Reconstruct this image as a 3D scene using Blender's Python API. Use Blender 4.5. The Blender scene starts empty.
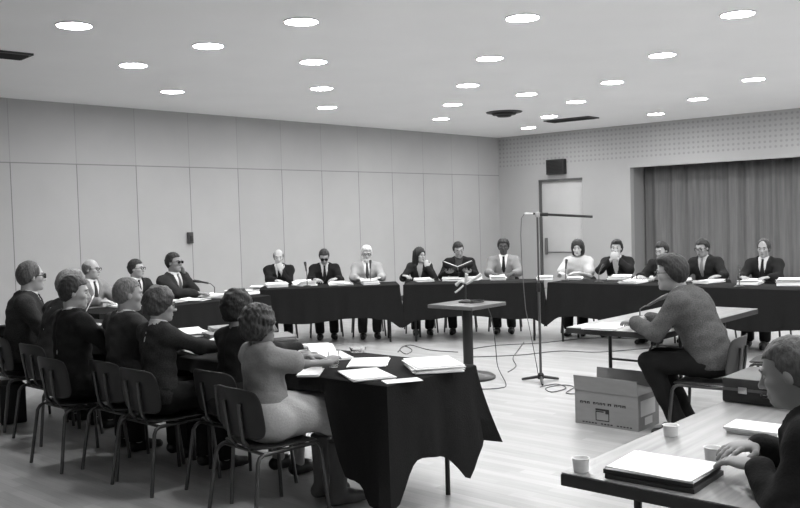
import bpy, bmesh, math, random
import numpy as np
from mathutils import Vector, Matrix
random.seed(7)
SC = bpy.context.scene
COL = SC.collection
PI = math.pi
rad = math.radians

# ------------------------------------------------------------------ camera numbers (metres; room corner = origin)
F_PX, YAW, PITCH, ROLL = 887.54, 0.730225, -0.0410725, -0.0290743
CAM = np.array([-16.003, -11.355, 1.60])
H_CEIL, Z_SEAM, PANEL, PANEL0, Z_STAGE = 3.276, 2.453, 0.9135, -10.787, 2.445
def cam_axes():
    f = np.array([math.cos(PITCH)*math.cos(YAW), math.cos(PITCH)*math.sin(YAW), math.sin(PITCH)])
    r0 = np.array([math.sin(YAW), -math.cos(YAW), 0.0]); u0 = np.cross(r0, f)
    return (math.cos(ROLL)*r0 + math.sin(ROLL)*u0, -math.sin(ROLL)*r0 + math.cos(ROLL)*u0, f)
CR, CU, CF = cam_axes()
def at(px, py, z):                       # the point of the horizontal plane at height z seen at photo position px, py
    d = CF + CR*(px-400)/F_PX - CU*(py-254)/F_PX
    return CAM + d*((z-CAM[2])/d[2])

# ------------------------------------------------------------------ materials (all grey: a black and white photograph)
def lin(v):
    v = v/255.0
    return v/12.92 if v <= 0.04045 else ((v+0.055)/1.055)**2.4
def rgba(v): return (lin(v), lin(v), lin(v), 1)
MATS = {}
def mat(name, v, rough=0.6, metal=0.0, noise=0.0, scale=20.0, bump=0.0, stretch=(1,1,1), sheen=0.0, spec=0.3):
    key = name
    if key in MATS: return MATS[key]
    m = bpy.data.materials.new(name); m.use_nodes = True
    nt = m.node_tree; b = nt.nodes['Principled BSDF']
    b.inputs['Base Color'].default_value = rgba(v)
    b.inputs['Roughness'].default_value = rough; b.inputs['Metallic'].default_value = metal
    b.inputs['Specular IOR Level'].default_value = spec
    if sheen: b.inputs['Sheen Weight'].default_value = sheen
    if noise or bump:
        tc = nt.nodes.new('ShaderNodeTexCoord'); mp = nt.nodes.new('ShaderNodeMapping')
        mp.inputs['Scale'].default_value = stretch
        n = nt.nodes.new('ShaderNodeTexNoise'); n.inputs['Scale'].default_value = scale; n.inputs['Detail'].default_value = 4
        nt.links.new(tc.outputs['Object'], mp.inputs['Vector']); nt.links.new(mp.outputs['Vector'], n.inputs['Vector'])
        if noise:
            r = nt.nodes.new('ShaderNodeMapRange')
            l = lin(v)
            r.inputs['From Min'].default_value = 0.3; r.inputs['From Max'].default_value = 0.7
            r.inputs['To Min'].default_value = l*(1-noise); r.inputs['To Max'].default_value = min(0.95, l*(1+noise))
            nt.links.new(n.outputs['Fac'], r.inputs['Value']); nt.links.new(r.outputs['Result'], b.inputs['Base Color'])
        if bump:
            bp = nt.nodes.new('ShaderNodeBump'); bp.inputs['Strength'].default_value = bump; bp.inputs['Distance'].default_value = 0.01
            nt.links.new(n.outputs['Fac'], bp.inputs['Height']); nt.links.new(bp.outputs['Normal'], b.inputs['Normal'])
    MATS[key] = m
    return m
def cloth(v, name='cloth'): return mat('%s_%d' % (name, v), v, 0.9, 0, 0.07, 90, 0.25, spec=0.15)
def skin(v): return mat('skin_%d' % v, v, 0.5, 0, 0.05, 14, spec=0.3)
def hairm(v): return mat('hair_%d' % v, v, 0.55, 0, 0.35, 90, 0.5, (1, 1, .35), spec=0.35)
M_METAL = mat('dull_steel_tube', 88, 0.3, 0.85, spec=0.5)
M_DARKTUBE = mat('brown_enamel_tube', 52, 0.4, 0.3)
M_PAPER = mat('white_paper', 238, 0.75, 0, 0.02, 6)
M_BLACK = mat('black_plastic', 30, 0.45)
M_CHROME = mat('chrome', 190, 0.2, 1.0)
M_CLOTH = mat('dark_table_cloth', 31, 0.95, 0, 0.14, 120, 0.2, spec=0.1)

# ------------------------------------------------------------------ mesh helpers
class MB:
    def __init__(s): s.v = []; s.f = []; s.mi = []; s.cur = 0
    def add(s, v, f):
        o = len(s.v); s.v += [tuple(map(float, p)) for p in v]; s.f += [tuple(i+o for i in q) for q in f]; s.mi += [s.cur]*len(f); return s
    def box(s, lo, hi, M=None, bev=0.0):
        x0, y0, z0 = lo; x1, y1, z1 = hi
        if bev > 0:
            bm = bmesh.new(); bmesh.ops.create_cube(bm, size=1)
            for q in bm.verts: q.co = Vector(((x0+x1)/2+q.co.x*(x1-x0), (y0+y1)/2+q.co.y*(y1-y0), (z0+z1)/2+q.co.z*(z1-z0)))
            bmesh.ops.bevel(bm, geom=bm.edges[:], offset=bev, segments=2, profile=0.6, affect='EDGES')
            bm.verts.ensure_lookup_table()
            v = [tuple(q.co) for q in bm.verts]; f = [[q.index for q in p.verts] for p in bm.faces]; bm.free()
        else:
            v = [(x0,y0,z0),(x1,y0,z0),(x1,y1,z0),(x0,y1,z0),(x0,y0,z1),(x1,y0,z1),(x1,y1,z1),(x0,y1,z1)]
            f = [(0,3,2,1),(4,5,6,7),(0,1,5,4),(1,2,6,5),(2,3,7,6),(3,0,4,7)]
        if M is not None: v = [tuple(M @ Vector(p)) for p in v]
        return s.add(v, f)
    def tube(s, pts, r, n=10, cap=True):
        pts = [Vector(p) for p in pts]; rr = r if isinstance(r, (list, tuple)) else [r]*len(pts)
        v = []; f = []; prev = None
        for i, p in enumerate(pts):
            t = (pts[min(i+1, len(pts)-1)] - pts[max(i-1, 0)]).normalized()
            if prev is None:
                a = Vector((0,0,1)) if abs(t.z) < .9 else Vector((1,0,0)); prev = t.cross(a).normalized()
            prev = (prev - t*prev.dot(t)).normalized(); b = t.cross(prev)
            for k in range(n):
                w = 2*PI*k/n; v.append(p + (prev*math.cos(w) + b*math.sin(w))*rr[i])
        for i in range(len(pts)-1):
            for k in range(n):
                a = i*n+k; c = i*n+(k+1) % n; f.append((a, c, c+n, a+n))
        if cap: f.append(tuple(range(n-1, -1, -1))); f.append(tuple(range((len(pts)-1)*n, len(pts)*n)))
        return s.add(v, f)
    def lathe(s, prof, c=(0,0,0), n=24, M=None):
        v = []; f = []
        for (r, z) in prof:
            for k in range(n):
                w = 2*PI*k/n; p = Vector((r*math.cos(w), r*math.sin(w), z))
                if M is not None: p = M @ p
                v.append(p + Vector(c))
        for i in range(len(prof)-1):
            for k in range(n):
                a = i*n+k; b = i*n+(k+1) % n; f.append((a, b, b+n, a+n))
        f.append(tuple(range(n-1, -1, -1))); f.append(tuple(range((len(prof)-1)*n, len(prof)*n)))
        return s.add(v, f)
    def ball(s, c, r, n=12, m=8):
        r = (r, r, r) if isinstance(r, (int, float)) else r
        v = [(c[0], c[1], c[2]-r[2])]; f = []
        for i in range(1, m):
            a = -PI/2 + PI*i/m
            for k in range(n):
                w = 2*PI*k/n; v.append((c[0]+r[0]*math.cos(a)*math.cos(w), c[1]+r[1]*math.cos(a)*math.sin(w), c[2]+r[2]*math.sin(a)))
        v.append((c[0], c[1], c[2]+r[2])); top = len(v)-1
        for k in range(n):
            f.append((0, 1+(k+1) % n, 1+k)); f.append((top, 1+(m-2)*n+k, 1+(m-2)*n+(k+1) % n))
        for i in range(m-2):
            for k in range(n):
                a = 1+i*n+k; b = 1+i*n+(k+1) % n; f.append((a, b, b+n, a+n))
        return s.add(v, f)
    def build(s, name, m, parent=None, smooth=True, bevel=0.0):
        me = bpy.data.meshes.new(name); me.from_pydata(s.v, [], s.f); me.update()
        ms = m if isinstance(m, (list, tuple)) else [m]
        for q in ms: me.materials.append(q)
        if len(ms) > 1: me.polygons.foreach_set('material_index', s.mi)
        if smooth:
            me.shade_auto_smooth(angle=rad(38)) if hasattr(me, 'shade_auto_smooth') else None
            me.polygons.foreach_set('use_smooth', [True]*len(me.polygons))
            try: me.set_sharp_from_angle(angle=rad(38))
            except Exception: pass
        o = bpy.data.objects.new(name, me); COL.objects.link(o)
        if parent is not None: o.parent = parent
        if bevel:
            b = o.modifiers.new('bevel', 'BEVEL'); b.width = bevel; b.segments = 2; b.limit_method = 'ANGLE'
        return o
def empty(name, loc, rz=0.0):
    o = bpy.data.objects.new(name, None); COL.objects.link(o); o.location = loc; o.rotation_euler = (0, 0, rz); o.empty_display_size = .1
    return o
def tag(o, label, cat, group=None, kind=None):
    o['label'] = label; o['category'] = cat
    if group: o['group'] = group
    if kind: o['kind'] = kind
    return o
def struct(o, label=None):
    o['kind'] = 'structure'
    if label: o['label'] = label
    return o
def copy_tree(o, parent=None):
    c = o.copy(); COL.objects.link(c)
    if parent is not None: c.parent = parent; c.matrix_parent_inverse = o.matrix_parent_inverse.copy()
    for ch in list(o.children): copy_tree(ch, c)
    return c
def place(o, x, y, rz, z=0.0):
    o.location = (x, y, z); o.rotation_euler = (0, 0, rz); return o
LAMP, EXPO = 144, 0
# ------------------------------------------------------------------ implicit bodies: distance fields meshed by surface nets
def V(*a): return np.array(a, float)
def nrm(v): v = np.asarray(v, float); return v/(np.linalg.norm(v)+1e-12)
def rc(a, b, ra, rb, k=.03): return ('c', np.asarray(a, float), np.asarray(b, float), ra, rb, k)
def el(c, r, R=None, k=.03): return ('e', np.asarray(c, float), np.asarray(r, float), np.eye(3) if R is None else np.asarray(R), 0, k)
def bounds(p, off=0.0):
    if p[0] == 'c':
        r = max(p[3], p[4]) + off; return np.minimum(p[1], p[2])-r, np.maximum(p[1], p[2])+r
    r = p[2].max()+off; return p[1]-r, p[1]+r
def dist(p, X, Y, Z):
    if p[0] == 'c':
        a, b, ra, rb = p[1:5]; ba = b-a; L = max(ba@ba, 1e-9)
        x, y, z = X-a[0], Y-a[1], Z-a[2]
        t = np.clip((x*ba[0]+y*ba[1]+z*ba[2])/L, 0, 1)
        return np.sqrt((x-t*ba[0])**2+(y-t*ba[1])**2+(z-t*ba[2])**2) - (ra+(rb-ra)*t)
    c, r, R = p[1:4]
    x, y, z = X-c[0], Y-c[1], Z-c[2]
    q = [R[0, i]*x+R[1, i]*y+R[2, i]*z for i in range(3)]   # columns of R are the axes
    k0 = np.sqrt((q[0]/r[0])**2+(q[1]/r[1])**2+(q[2]/r[2])**2)
    k1 = np.sqrt((q[0]/r[0]**2)**2+(q[1]/r[1]**2)**2+(q[2]/r[2]**2)**2)+1e-9
    return k0*(k0-1)/k1
class Field:
    def __init__(s, xs, ys, zs):
        s.g = [np.asarray(a, np.float32) for a in (xs, ys, zs)]
        s.F = np.full([len(a) for a in s.g], .08, np.float32)
    def sub(s, lo, hi, m=.085):
        ix = []
        for a, l, h in zip(s.g, lo, hi):
            i0 = max(0, np.searchsorted(a, l-m)); i1 = min(len(a), np.searchsorted(a, h+m)); ix.append((i0, i1))
        if any(b-a < 1 for a, b in ix): return None
        sl = tuple(slice(a, b) for a, b in ix)
        X = s.g[0][sl[0]][:, None, None]; Y = s.g[1][sl[1]][None, :, None]; Z = s.g[2][sl[2]][None, None, :]
        return sl, X, Y, Z
    def add(s, prims, off=0.0, hard=False):
        for p in prims:
            q = s.sub(*bounds(p, off))
            if q is None: continue
            sl, X, Y, Z = q; d = (dist(p, X, Y, Z)-off).astype(np.float32); A = s.F[sl]; k = p[5]
            if hard or k <= 0: s.F[sl] = np.minimum(A, d)
            else:
                h = np.clip(.5+.5*(A-d)/k, 0, 1); s.F[sl] = A*(1-h)+d*h-k*h*(1-h)
        return s
    def carve(s, prims, k=.01, off=0.0):
        for p in prims:
            q = s.sub(*bounds(p, off))
            if q is None: continue
            sl, X, Y, Z = q; d = -(dist(p, X, Y, Z)-off).astype(np.float32); A = s.F[sl]
            h = np.clip(.5-.5*(A-d)/k, 0, 1); s.F[sl] = A*(1-h)+d*h+k*h*(1-h)
        return s
    def full(s): return s.g[0][:, None, None], s.g[1][None, :, None], s.g[2][None, None, :]
    def cut(s, fn):                     # keep where fn(X, Y, Z) < 0
        s.F = np.maximum(s.F, fn(*s.full()).astype(np.float32)); return s
    def mesh(s, name, m, parent=None):
        F = s.F; nx, ny, nz = F.shape; I = F < 0
        cid = lambda i, j, k: (i*(ny-1)+j)*(nz-1)+k
        acc_i = []; acc_p = []; quads = []
        for ax in range(3):
            a = [slice(None)]*3; b = [slice(None)]*3; a[ax] = slice(0, -1); b[ax] = slice(1, None)
            ia = I[tuple(a)]; ib = I[tuple(b)]
            idx = np.argwhere(ia != ib)
            if not len(idx): continue
            f0 = F[tuple(a)][tuple(idx.T)]; f1 = F[tuple(b)][tuple(idx.T)]; t = f0/(f0-f1)
            P = np.stack([s.g[d][idx[:, d]] for d in range(3)], 1).astype(np.float64)
            P[:, ax] += t*(s.g[ax][idx[:, ax]+1]-s.g[ax][idx[:, ax]])
            o1, o2 = [(1, 2), (2, 0), (0, 1)][ax]
            n1 = F.shape[o1]; n2 = F.shape[o2]
            ok = (idx[:, o1] > 0) & (idx[:, o1] < n1-1) & (idx[:, o2] > 0) & (idx[:, o2] < n2-1)
            idx, P, sgn = idx[ok], P[ok], ia[tuple(idx[ok].T)]
            cs = []
            for d1, d2 in ((-1, -1), (0, -1), (0, 0), (-1, 0)):
                c = idx.copy(); c[:, o1] += d1; c[:, o2] += d2; cc = cid(c[:, 0], c[:, 1], c[:, 2]); cs.append(cc)
                acc_i.append(cc); acc_p.append(P)
            q = np.stack(cs, 1); q[~sgn] = q[~sgn][:, ::-1]; quads.append(q)
        ci = np.concatenate(acc_i); cp = np.concatenate(acc_p)
        u, inv = np.unique(ci, return_inverse=True); inv = inv.ravel()
        n = np.bincount(inv); v = np.stack([np.bincount(inv, cp[:, d])/n for d in range(3)], 1)
        q = np.concatenate(quads); q = np.searchsorted(u, q)
        me = bpy.data.meshes.new(name)
        me.vertices.add(len(v)); me.vertices.foreach_set('co', v.astype(np.float32).ravel())
        me.loops.add(q.size); me.loops.foreach_set('vertex_index', q.astype(np.int32).ravel())
        me.polygons.add(len(q)); me.polygons.foreach_set('loop_start', np.arange(0, q.size, 4, dtype=np.int32))
        me.update(calc_edges=True); me.validate()
        me.polygons.foreach_set('use_smooth', [True]*len(me.polygons))
        me.materials.append(m)
        o = bpy.data.objects.new(name, me); COL.objects.link(o)
        if parent is not None: o.parent = parent
        return o
def lines(lo, hi, step, fine=()):
    cuts = sorted(fine); out = []; x = lo
    pts = [lo]
    while x < hi:
        st = step
        for (a, b, fs) in cuts:
            if a <= x < b: st = min(st, fs)
            elif x < a < x+st: st = min(st, max(a-x, .002)) if a-x > .002 else st
        x += st; pts.append(x)
    return np.array(pts)
def uni(lo, hi, step): return [np.arange(l, h+step, step) for l, h in zip(lo, hi)]

def rotm(ax, ay, az):      # yaw az about z, then pitch ay about y (positive looks down), then roll ax
    return np.array(Matrix.Rotation(az, 3, 'Z') @ Matrix.Rotation(ay, 3, 'Y') @ Matrix.Rotation(ax, 3, 'X'))

def hand_prims(W, d, n, side, curl, hs=1.0):
    d = nrm(d); n = np.asarray(n, float); n = nrm(n-d*(n@d)); l = np.cross(n, d)*(1 if side > 0 else -1)   # l: towards the thumb
    R = np.stack([d, l, n], 1); pr = [el(W+d*.052*hs, V(.056, .042, .017)*hs, R, .012)]
    for i, (o, L) in enumerate(((.031, .070), (.011, .079), (-.010, .074), (-.029, .058))):
        b = W + (d*(.092 - .006*abs(i-1)) + l*o)*hs; spread = (1.5-i)*rad(5); a = 0.0; p = b
        for j, fr in enumerate((.42, .32, .26)):
            a += rad(curl)*(1.0, 1.15, .8)[j]
            dd = nrm((d*math.cos(spread)+l*math.sin(spread))*math.cos(a) + n*math.sin(a))
            q = p + dd*L*fr*hs; pr.append(rc(p, q, (.0092, .0086, .0078)[j]*hs, (.0086, .0078, .0066)[j]*hs, .003)); p = q
    b = W + (d*.025 + l*.028)*hs; m_ = b + nrm(d*.7+l*.75+n*.25)*.042*hs; e_ = m_ + nrm(d*.95+l*.15+n*.3)*.034*hs
    pr += [rc(b, m_, .0135*hs, .0105*hs, .008), rc(m_, e_, .0105*hs, .008*hs, .003)]
    return pr

def head_prims(C, R, s, female=False, jaw=1.0):
    T = lambda x, y, z: C + R @ (V(x, y, z)*s)
    E = lambda c, r, k=.02: el(T(*c), V(*r)*s, R, k*s)
    K = lambda a, b, ra, rb, k=.01: rc(T(*a), T(*b), ra*s, rb*s, k*s)
    w = .93 if female else 1.0
    P = [E((-.014, 0, .036), (.098, .076, .094)), E((.028, 0, -.03), (.066, .060*w, .085), .03), E((.03, 0, -.082), (.052, .046*w*jaw, .038), .03),
         E((.074, 0, -.1), (.022, .024, .020), .018), K((.084, -.034, .026), (.084, .034, .026), .011, .011, .02),
         E((.062, .042, -.02), (.024, .02, .02), .02), E((.062, -.042, -.02), (.024, .02, .02), .02)]
    cut = [E((.104, .031, .004), (.020, .018, .012)), E((.104, -.031, .004), (.020, .018, .012))]
    P2 = [K((.088, 0, .012), (.112, 0, -.03), .008, .0125, .012), E((.098, .011, -.034), (.011, .009, .008), .008), E((.098, -.011, -.034), (.011, .009, .008), .008),
          K((.088, -.02, -.063), (.088, .02, -.063), .0075, .0075, .008), K((.086, -.017, -.074), (.086, .017, -.074), .008, .008, .008),
          E((-.008, .078, -.004), (.019, .009, .031), .008), E((-.008, -.078, -.004), (.019, .009, .031), .008)]
    groove = [K((.1, -.024, -.0685), (.1, .024, -.0685), .004, .004)]
    return P, cut, P2, groove

GLASS_N = [0]
def glasses_part(C, R, s, root, dark):
    T = lambda x, y, z: Vector(C + R @ (V(x, y, z)*s))
    m = MB(); L = []
    for sy in (-1, 1):
        ring = []
        for k in range(17):
            w = 2*PI*k/16; cx, cz = math.cos(w), math.sin(w)
            ex = abs(cx)**.6*(1 if cx > 0 else -1)*.025; ez = abs(cz)**.6*(1 if cz > 0 else -1)*.018
            ring.append(T(.108-abs(ex)*.12, sy*.033+ex, .004+ez))
        m.tube(ring, .0032*s, 6, False); L.append(ring)
        m.tube([T(.104, sy*.058, .012), T(.09, sy*.074, .012), T(.02, sy*.083, .01), T(-.012, sy*.083, .006)], .003*s, 6)
    m.tube([T(.109, -.01, .01), T(.112, 0, .013), T(.109, .01, .01)], .0028*s, 6)
    o = m.build('glasses', M_BLACK, root)
    if dark:
        for ring in L:
            q = MB(); c = sum(ring[:-1], Vector())/16; n = Vector(R[:, 0])*.0015
            q.add([p+n for p in ring[:-1]]+[p-n for p in ring[:-1]], [tuple(range(16)), tuple(range(31, 15, -1))]+[(i, (i+1) % 16, 16+(i+1) % 16, 16+i) for i in range(16)])
            q.build('lens', mat('dark_lens', 28, .15, spec=.6), o, smooth=False)
    return o

def person(head_top, face, lean=8, side=0, hyaw=0, hpitch=0, hroll=0, female=False, skin_v=165, hair=('short', 40), jacket=45, shirt=205, tie=None,
           trousers=42, arms=None, glasses=None, vneck=True, sleeves='long', bulk=1.0, near=False, skirt=None, legs='seated', label='', group=None, beard=None, shoe=30,
           collar=True, hat=None, hs=1.0, pattern=0, boots=0):
    """One seated person. head_top: world position of the crown; face: world heading in degrees."""
    if jacket < 80: jacket = int(jacket*.84)
    if trousers < 80: trousers = int(trousers*.8)
    lean, sd = rad(lean), rad(side)
    hip0 = V(0, 0, .548)
    def spine(s):
        pts = [hip0]; p = hip0
        for (L, f) in ((.17, .55), (.19, 1.0), (.17, 1.25)):
            a = lean*f; p = p + V(math.sin(a), math.sin(sd*f), math.cos(a)*math.cos(sd*f))*L*s; pts.append(p)
        return pts
    RH = rotm(rad(hroll), rad(hpitch), rad(hyaw))
    def headc(s):
        pts = spine(s); a = lean*1.05+.1
        nb = pts[-1]; nd = V(math.sin(a), math.sin(sd), math.cos(a))
        return pts, nb, nb + nd*.098*s + RH @ (V(.012, 0, .065)*s*hs)
    crown = lambda s: headc(s)[2] + V(0, 0, .128*s*hs) + RH @ V(-.014, 0, 0)
    lo_, hi_ = .7, 1.25
    for _ in range(30):
        s = (lo_+hi_)/2
        if crown(s)[2] < head_top[2]: lo_ = s
        else: hi_ = s
    pts, NB, HC = headc(s)
    fz = rad(face); c0 = crown(s)
    rx = head_top[0] - (c0[0]*math.cos(fz) - c0[1]*math.sin(fz)); ry = head_top[1] - (c0[0]*math.sin(fz) + c0[1]*math.cos(fz))
    root = empty('person', (rx, ry, 0), fz); tag(root, label, 'person', group)
    up = nrm(pts[3]-pts[1]); left = nrm(np.cross(up, V(1, 0, 0))); fwd = np.cross(left, up); RT = np.stack([fwd, left, up], 1)
    bw = bulk*s*(.9 if female else 1.0); sw = (.155 if female else .180)*s*(.5+.5*bulk)
    chest = pts[2]; waist = pts[1]
    torso = [el(hip0+V(-.02, 0, .01), V(.125, .175, .115)*V(bw, .95+.05*bw, 1), None, .05), el(waist, V(.118*bw, .150*bw, .15*s), RT, .07),
             el(chest+up*.02*s, V(.122*bw, .165*bw, .185*s), RT, .06)]
    sh = {}
    for sg in (1, -1):
        S = chest + up*.108*s + left*sw*sg + fwd*-.005; sh[sg] = S
        torso.append(rc(NB-up*.045*s+left*sg*.03, S, .058*s, .058*s*(.85 if female else 1), .04))
    neck = [rc(NB-up*.05*s, HC+RH@(V(-.034, 0, -.03)*s), (.047 if female else .056)*s, (.043 if female else .051)*s, .012)]
    mouth = HC + RH@(V(.09, 0, -.068)*s*hs)
    # arms
    arms = arms or {}
    AP = {1: [], -1: []}; SL = {}; HP = []; wr = {}
    for sg in (1, -1):
        a = dict(arms.get(sg, arms.get('both', {'pose': 'table'}))); pose = a.get('pose', 'table')
        dflt = dict(table=dict(t=(.40, .15*sg, .807), d=(.75, -.62*sg, -.06), n=(0, 0, -1), curl=16),
                    fold=dict(t=(.36, .05*sg, .812), d=(.3, -1*sg, 0), n=(0, 0, -1), curl=14),
                    lap=dict(t=(.26, .11*sg, .63), d=(.9, -.3*sg, -.1), n=(0, 0, -1), curl=20),
                    mouth=dict(t=None, off=(.05, .02*sg, -.115), d=(-.25, -.15*sg, 1), n=(-1, -.1*sg, -.1), curl=38),
                    cheek=dict(t=None, off=(-.02, .10*sg, -.09), d=(-.05, -.2*sg, 1), n=(-.3, -1*sg, 0), curl=30),
                    clasp=dict(t=None, off=(.065, .04*sg, -.08), d=(.05, -.75*sg, .75), n=(-.8, -.5*sg, 0), curl=48),
                    hold=dict(t=(.36, .15*sg, .835), d=(.8, -.45*sg, .1), n=(0, -.25*sg, 1), curl=22),
                    down=dict(t=(.05, .24*sg, .60), d=(.5, 0, -.8), n=(0, -sg, 0), curl=25))[pose]
        for k_, v_ in a.items(): dflt[k_] = v_
        W = (mouth + RH@V(*dflt['off'])) if dflt.get('t') is None else V(*dflt['t'])
        if 'tw' in dflt:
            w = V(*dflt['tw']); dx, dy = w[0]-rx, w[1]-ry; W = V(dx*math.cos(fz)+dy*math.sin(fz), -dx*math.sin(fz)+dy*math.cos(fz), w[2])
        S = sh[sg]; L1, L2 = .272*s, .252*s; D = W-S; dl = np.linalg.norm(D)
        if dl > (L1+L2)*.985: W = S + D*((L1+L2)*.985/dl); D = W-S; dl = np.linalg.norm(D)
        x = (L1*L1-L2*L2+dl*dl)/(2*dl); h = math.sqrt(max(L1*L1-x*x, 1e-6)); u = D/dl
        hint = V(*dflt.get('e', (-.15, .55*sg, -.85))); hint = nrm(hint-u*(hint@u)); Eb = S + u*x + hint*h
        ar = (.9 if female else 1.0)*s
        AP[sg] = [rc(S, Eb, .052*ar, .041*ar, .03), rc(Eb, W, .041*ar, .027*ar, .02)]
        dvec = nrm(dflt['d']) if dflt.get('d') is not None else nrm(W-Eb)
        HP += hand_prims(W, dvec, dflt['n'], sg, dflt['curl'], .92 if female else 1.0); wr[sg] = W
        SL[sg] = (S, Eb, W, ar)
    # legs
    LP = []; FT = {}
    for sg in (1, -1):
        hj = hip0 + V(.02, .09*sg, -.01)
        kx, ky, fx = (.43, .10, .40) if legs == 'seated' else legs
        kn = V(kx, ky*sg, .528); an = V(fx, ky*sg*.95, .085)
        LP += [rc(hj, kn, .082, .058, .03), rc(kn, an, .055, .038, .02), rc(an+V(-.02, 0, -.035), an+V(.14, .01*sg, -.055), .034, .026, .02)]; FT[sg] = (kn, an)
    # ---- body: one continuous skin surface
    fine = .0055 if near else .0072
    prs = torso+neck+AP[1]+AP[-1]+LP
    hp, hcut, hp2, groove = head_prims(HC, RH, s*hs, female)
    B = [bounds(p) for p in prs+hp+HP]; lo = np.min([b[0] for b in B], 0)-.04; hi = np.max([b[1] for b in B], 0)+.04
    HB = [bounds(p) for p in hp+hp2]; hl = np.min([b[0] for b in HB], 0)-.01; hh = np.max([b[1] for b in HB], 0)+.01
    # the bounding spheres of the ellipsoids are generous: tighten
    hl = np.maximum(hl, HC-.15*s); hh = np.minimum(hh, HC+.15*s)
    fines = [(hl, hh, fine)]
    half = len(HP)//2
    for q in (HP[:half], HP[half:]):
        hb = [bounds(p) for p in q[1:]]; fines.append((np.min([b[0] for b in hb], 0)-.01, np.max([b[1] for b in hb], 0)+.01, .0052 if near else .0065))
    g = [lines(lo[d], hi[d], .032, [(f[0][d], f[1][d], f[2]) for f in fines]) for d in range(3)]
    Fd = Field(*g); Fd.add(torso).add(neck).add(AP[1]).add(AP[-1]).add(LP).add(hp).carve(hcut, .012).add(hp2).carve(groove, .004).add(HP)
    Fd.mesh('body', skin(skin_v), root)
    T = lambda x, y, z: HC + RH @ (V(x, y, z)*s*hs)
    for sy in (1, -1):
        e = MB(); e.cur = 0; e.ball(T(.0795, sy*.031, .003), (.0118*s, .0125*s, .0085*s), 10, 8); e.cur = 1; e.ball(T(.0865, sy*.031, .003), (.0062*s, .0068*s, .0066*s), 8, 6)
        e.build('eye', [mat('eye_white', 150, .3), mat('eye_dark', 24, .2)], root)
        b = MB(); b.tube([Vector(T(.092, sy*.014, .027)), Vector(T(.0945, sy*.03, .032)), Vector(T(.084, sy*.05, .027))], [.0035*s, .0048*s, .003*s], 6)
        b.build('eyebrow', hairm(beard or (hair[1] if hair[1] < 170 else 140)), root)
    lp = MB()
    for (z0, z1, r_) in ((-.0625, -.0635, .0042), (-.0735, -.0745, .0048)):
        lp.tube([Vector(T(.0895, -.022, z1-.002)), Vector(T(.0945, -.011, z0)), Vector(T(.0955, 0, z1)), Vector(T(.0945, .011, z0)), Vector(T(.0895, .022, z1-.002))], [.0015*s, r_*s, r_*s, r_*s, .0015*s], 6)
    lp.build('lips', mat('lips_%d' % int(skin_v*.72), int(skin_v*.72), .5), root)
    # ---- clothes
    st = .0115 if near else .016
    long_ = sleeves == 'long'
    jo = .017 if vneck else (.014 if long_ else .021)
    AJ = []
    for sg in (1, -1):
        S, Eb, W, ar = SL[sg]
        if long_: AJ += [rc(S, Eb, .053*ar, .045*ar, .04), rc(Eb, Eb+(W-Eb)*.90, .045*ar, .034*ar, .025)]
        else: AJ += [rc(S, S+(Eb-S)*.70, .058*ar, .066*ar, .04)]
    pr = torso+AJ
    B = [bounds(p, jo) for p in pr]; lo = np.min([b[0] for b in B], 0)-.03; hi = np.max([b[1] for b in B], 0)+.03; lo[2] = max(lo[2], .40)
    J = Field(*uni(lo, hi, st)); J.add(pr, jo)
    ph = random.random()*6
    X, Y, Z = J.full()
    J.F += (.0028*np.sin(X*31+Z*47+ph)*np.sin(Y*38-Z*26+ph*2) + .002*np.sin(Z*75+Y*24+X*15+ph)).astype(np.float32)
    bt = .09 if vneck else .40                      # V opening: button height above the waist
    U = lambda X, Y, Z: (X-waist[0])*up[0]+(Y-waist[1])*up[1]+(Z-waist[2])*up[2]
    Lf = lambda X, Y, Z: (X-waist[0])*left[0]+(Y-waist[1])*left[1]+(Z-waist[2])*left[2]
    Ff = lambda X, Y, Z: (X-waist[0])*fwd[0]+(Y-waist[1])*fwd[1]+(Z-waist[2])*fwd[2]
    top = (NB-waist)@up
    if vneck:
        u_, l_ = U(X, Y, Z)-bt*s, np.abs(Lf(X, Y, Z)); w_ = np.clip(u_/(top-bt*s), 0, 1.3)*.068*s
        frm = Ff(X, Y, Z) > .0
        lap = frm & (u_ > 0) & (l_ < w_+.045*s) & (l_ > w_-.01) & (u_ < top-bt*s)
        J.F = np.where(lap, J.F-.007, J.F)
        vd = np.where(frm, np.minimum(u_, w_-l_), -1.0)       # > 0 inside the V
        J.F = np.maximum(J.F, (np.minimum(vd, Ff(X, Y, Z)-.0)).astype(np.float32))
    if vneck:
        q3 = [(X-NB[0]), (Y-NB[1]), (Z-NB[2])]; un = q3[0]*up[0]+q3[1]*up[1]+q3[2]*up[2]
        rad_ = np.sqrt(np.maximum(q3[0]**2+q3[1]**2+q3[2]**2-un**2, 0))
        J.F = J.F-np.where((un > -.075*s) & (rad_ < .115*s), .007, 0).astype(np.float32)
        J.F = np.minimum(J.F, np.maximum(np.maximum(rad_-.088*s, un-.028*s), np.maximum(-.06-un, Ff(X, Y, Z)-.03)).astype(np.float32))
    J.F = J.F+np.where((np.abs(Lf(X, Y, Z)) < .007) & (Ff(X, Y, Z) < 0), .007, 0).astype(np.float32)
    J.carve([rc(NB-up*.01, NB+up*.2*s+fwd*.02, (.062 if female else .070)*s, .085*s)], .008)
    zc = .51 if skirt is None else .60
    J.cut(lambda X, Y, Z: (zc-Z)+0*X+0*Y)
    J.mesh('jacket' if long_ and vneck else ('sweater' if long_ else 'blouse'), pattern and mat('tweed_%d' % jacket, jacket, .95, 0, .38, 150, .3, spec=.1) or cloth(jacket), root)
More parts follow.
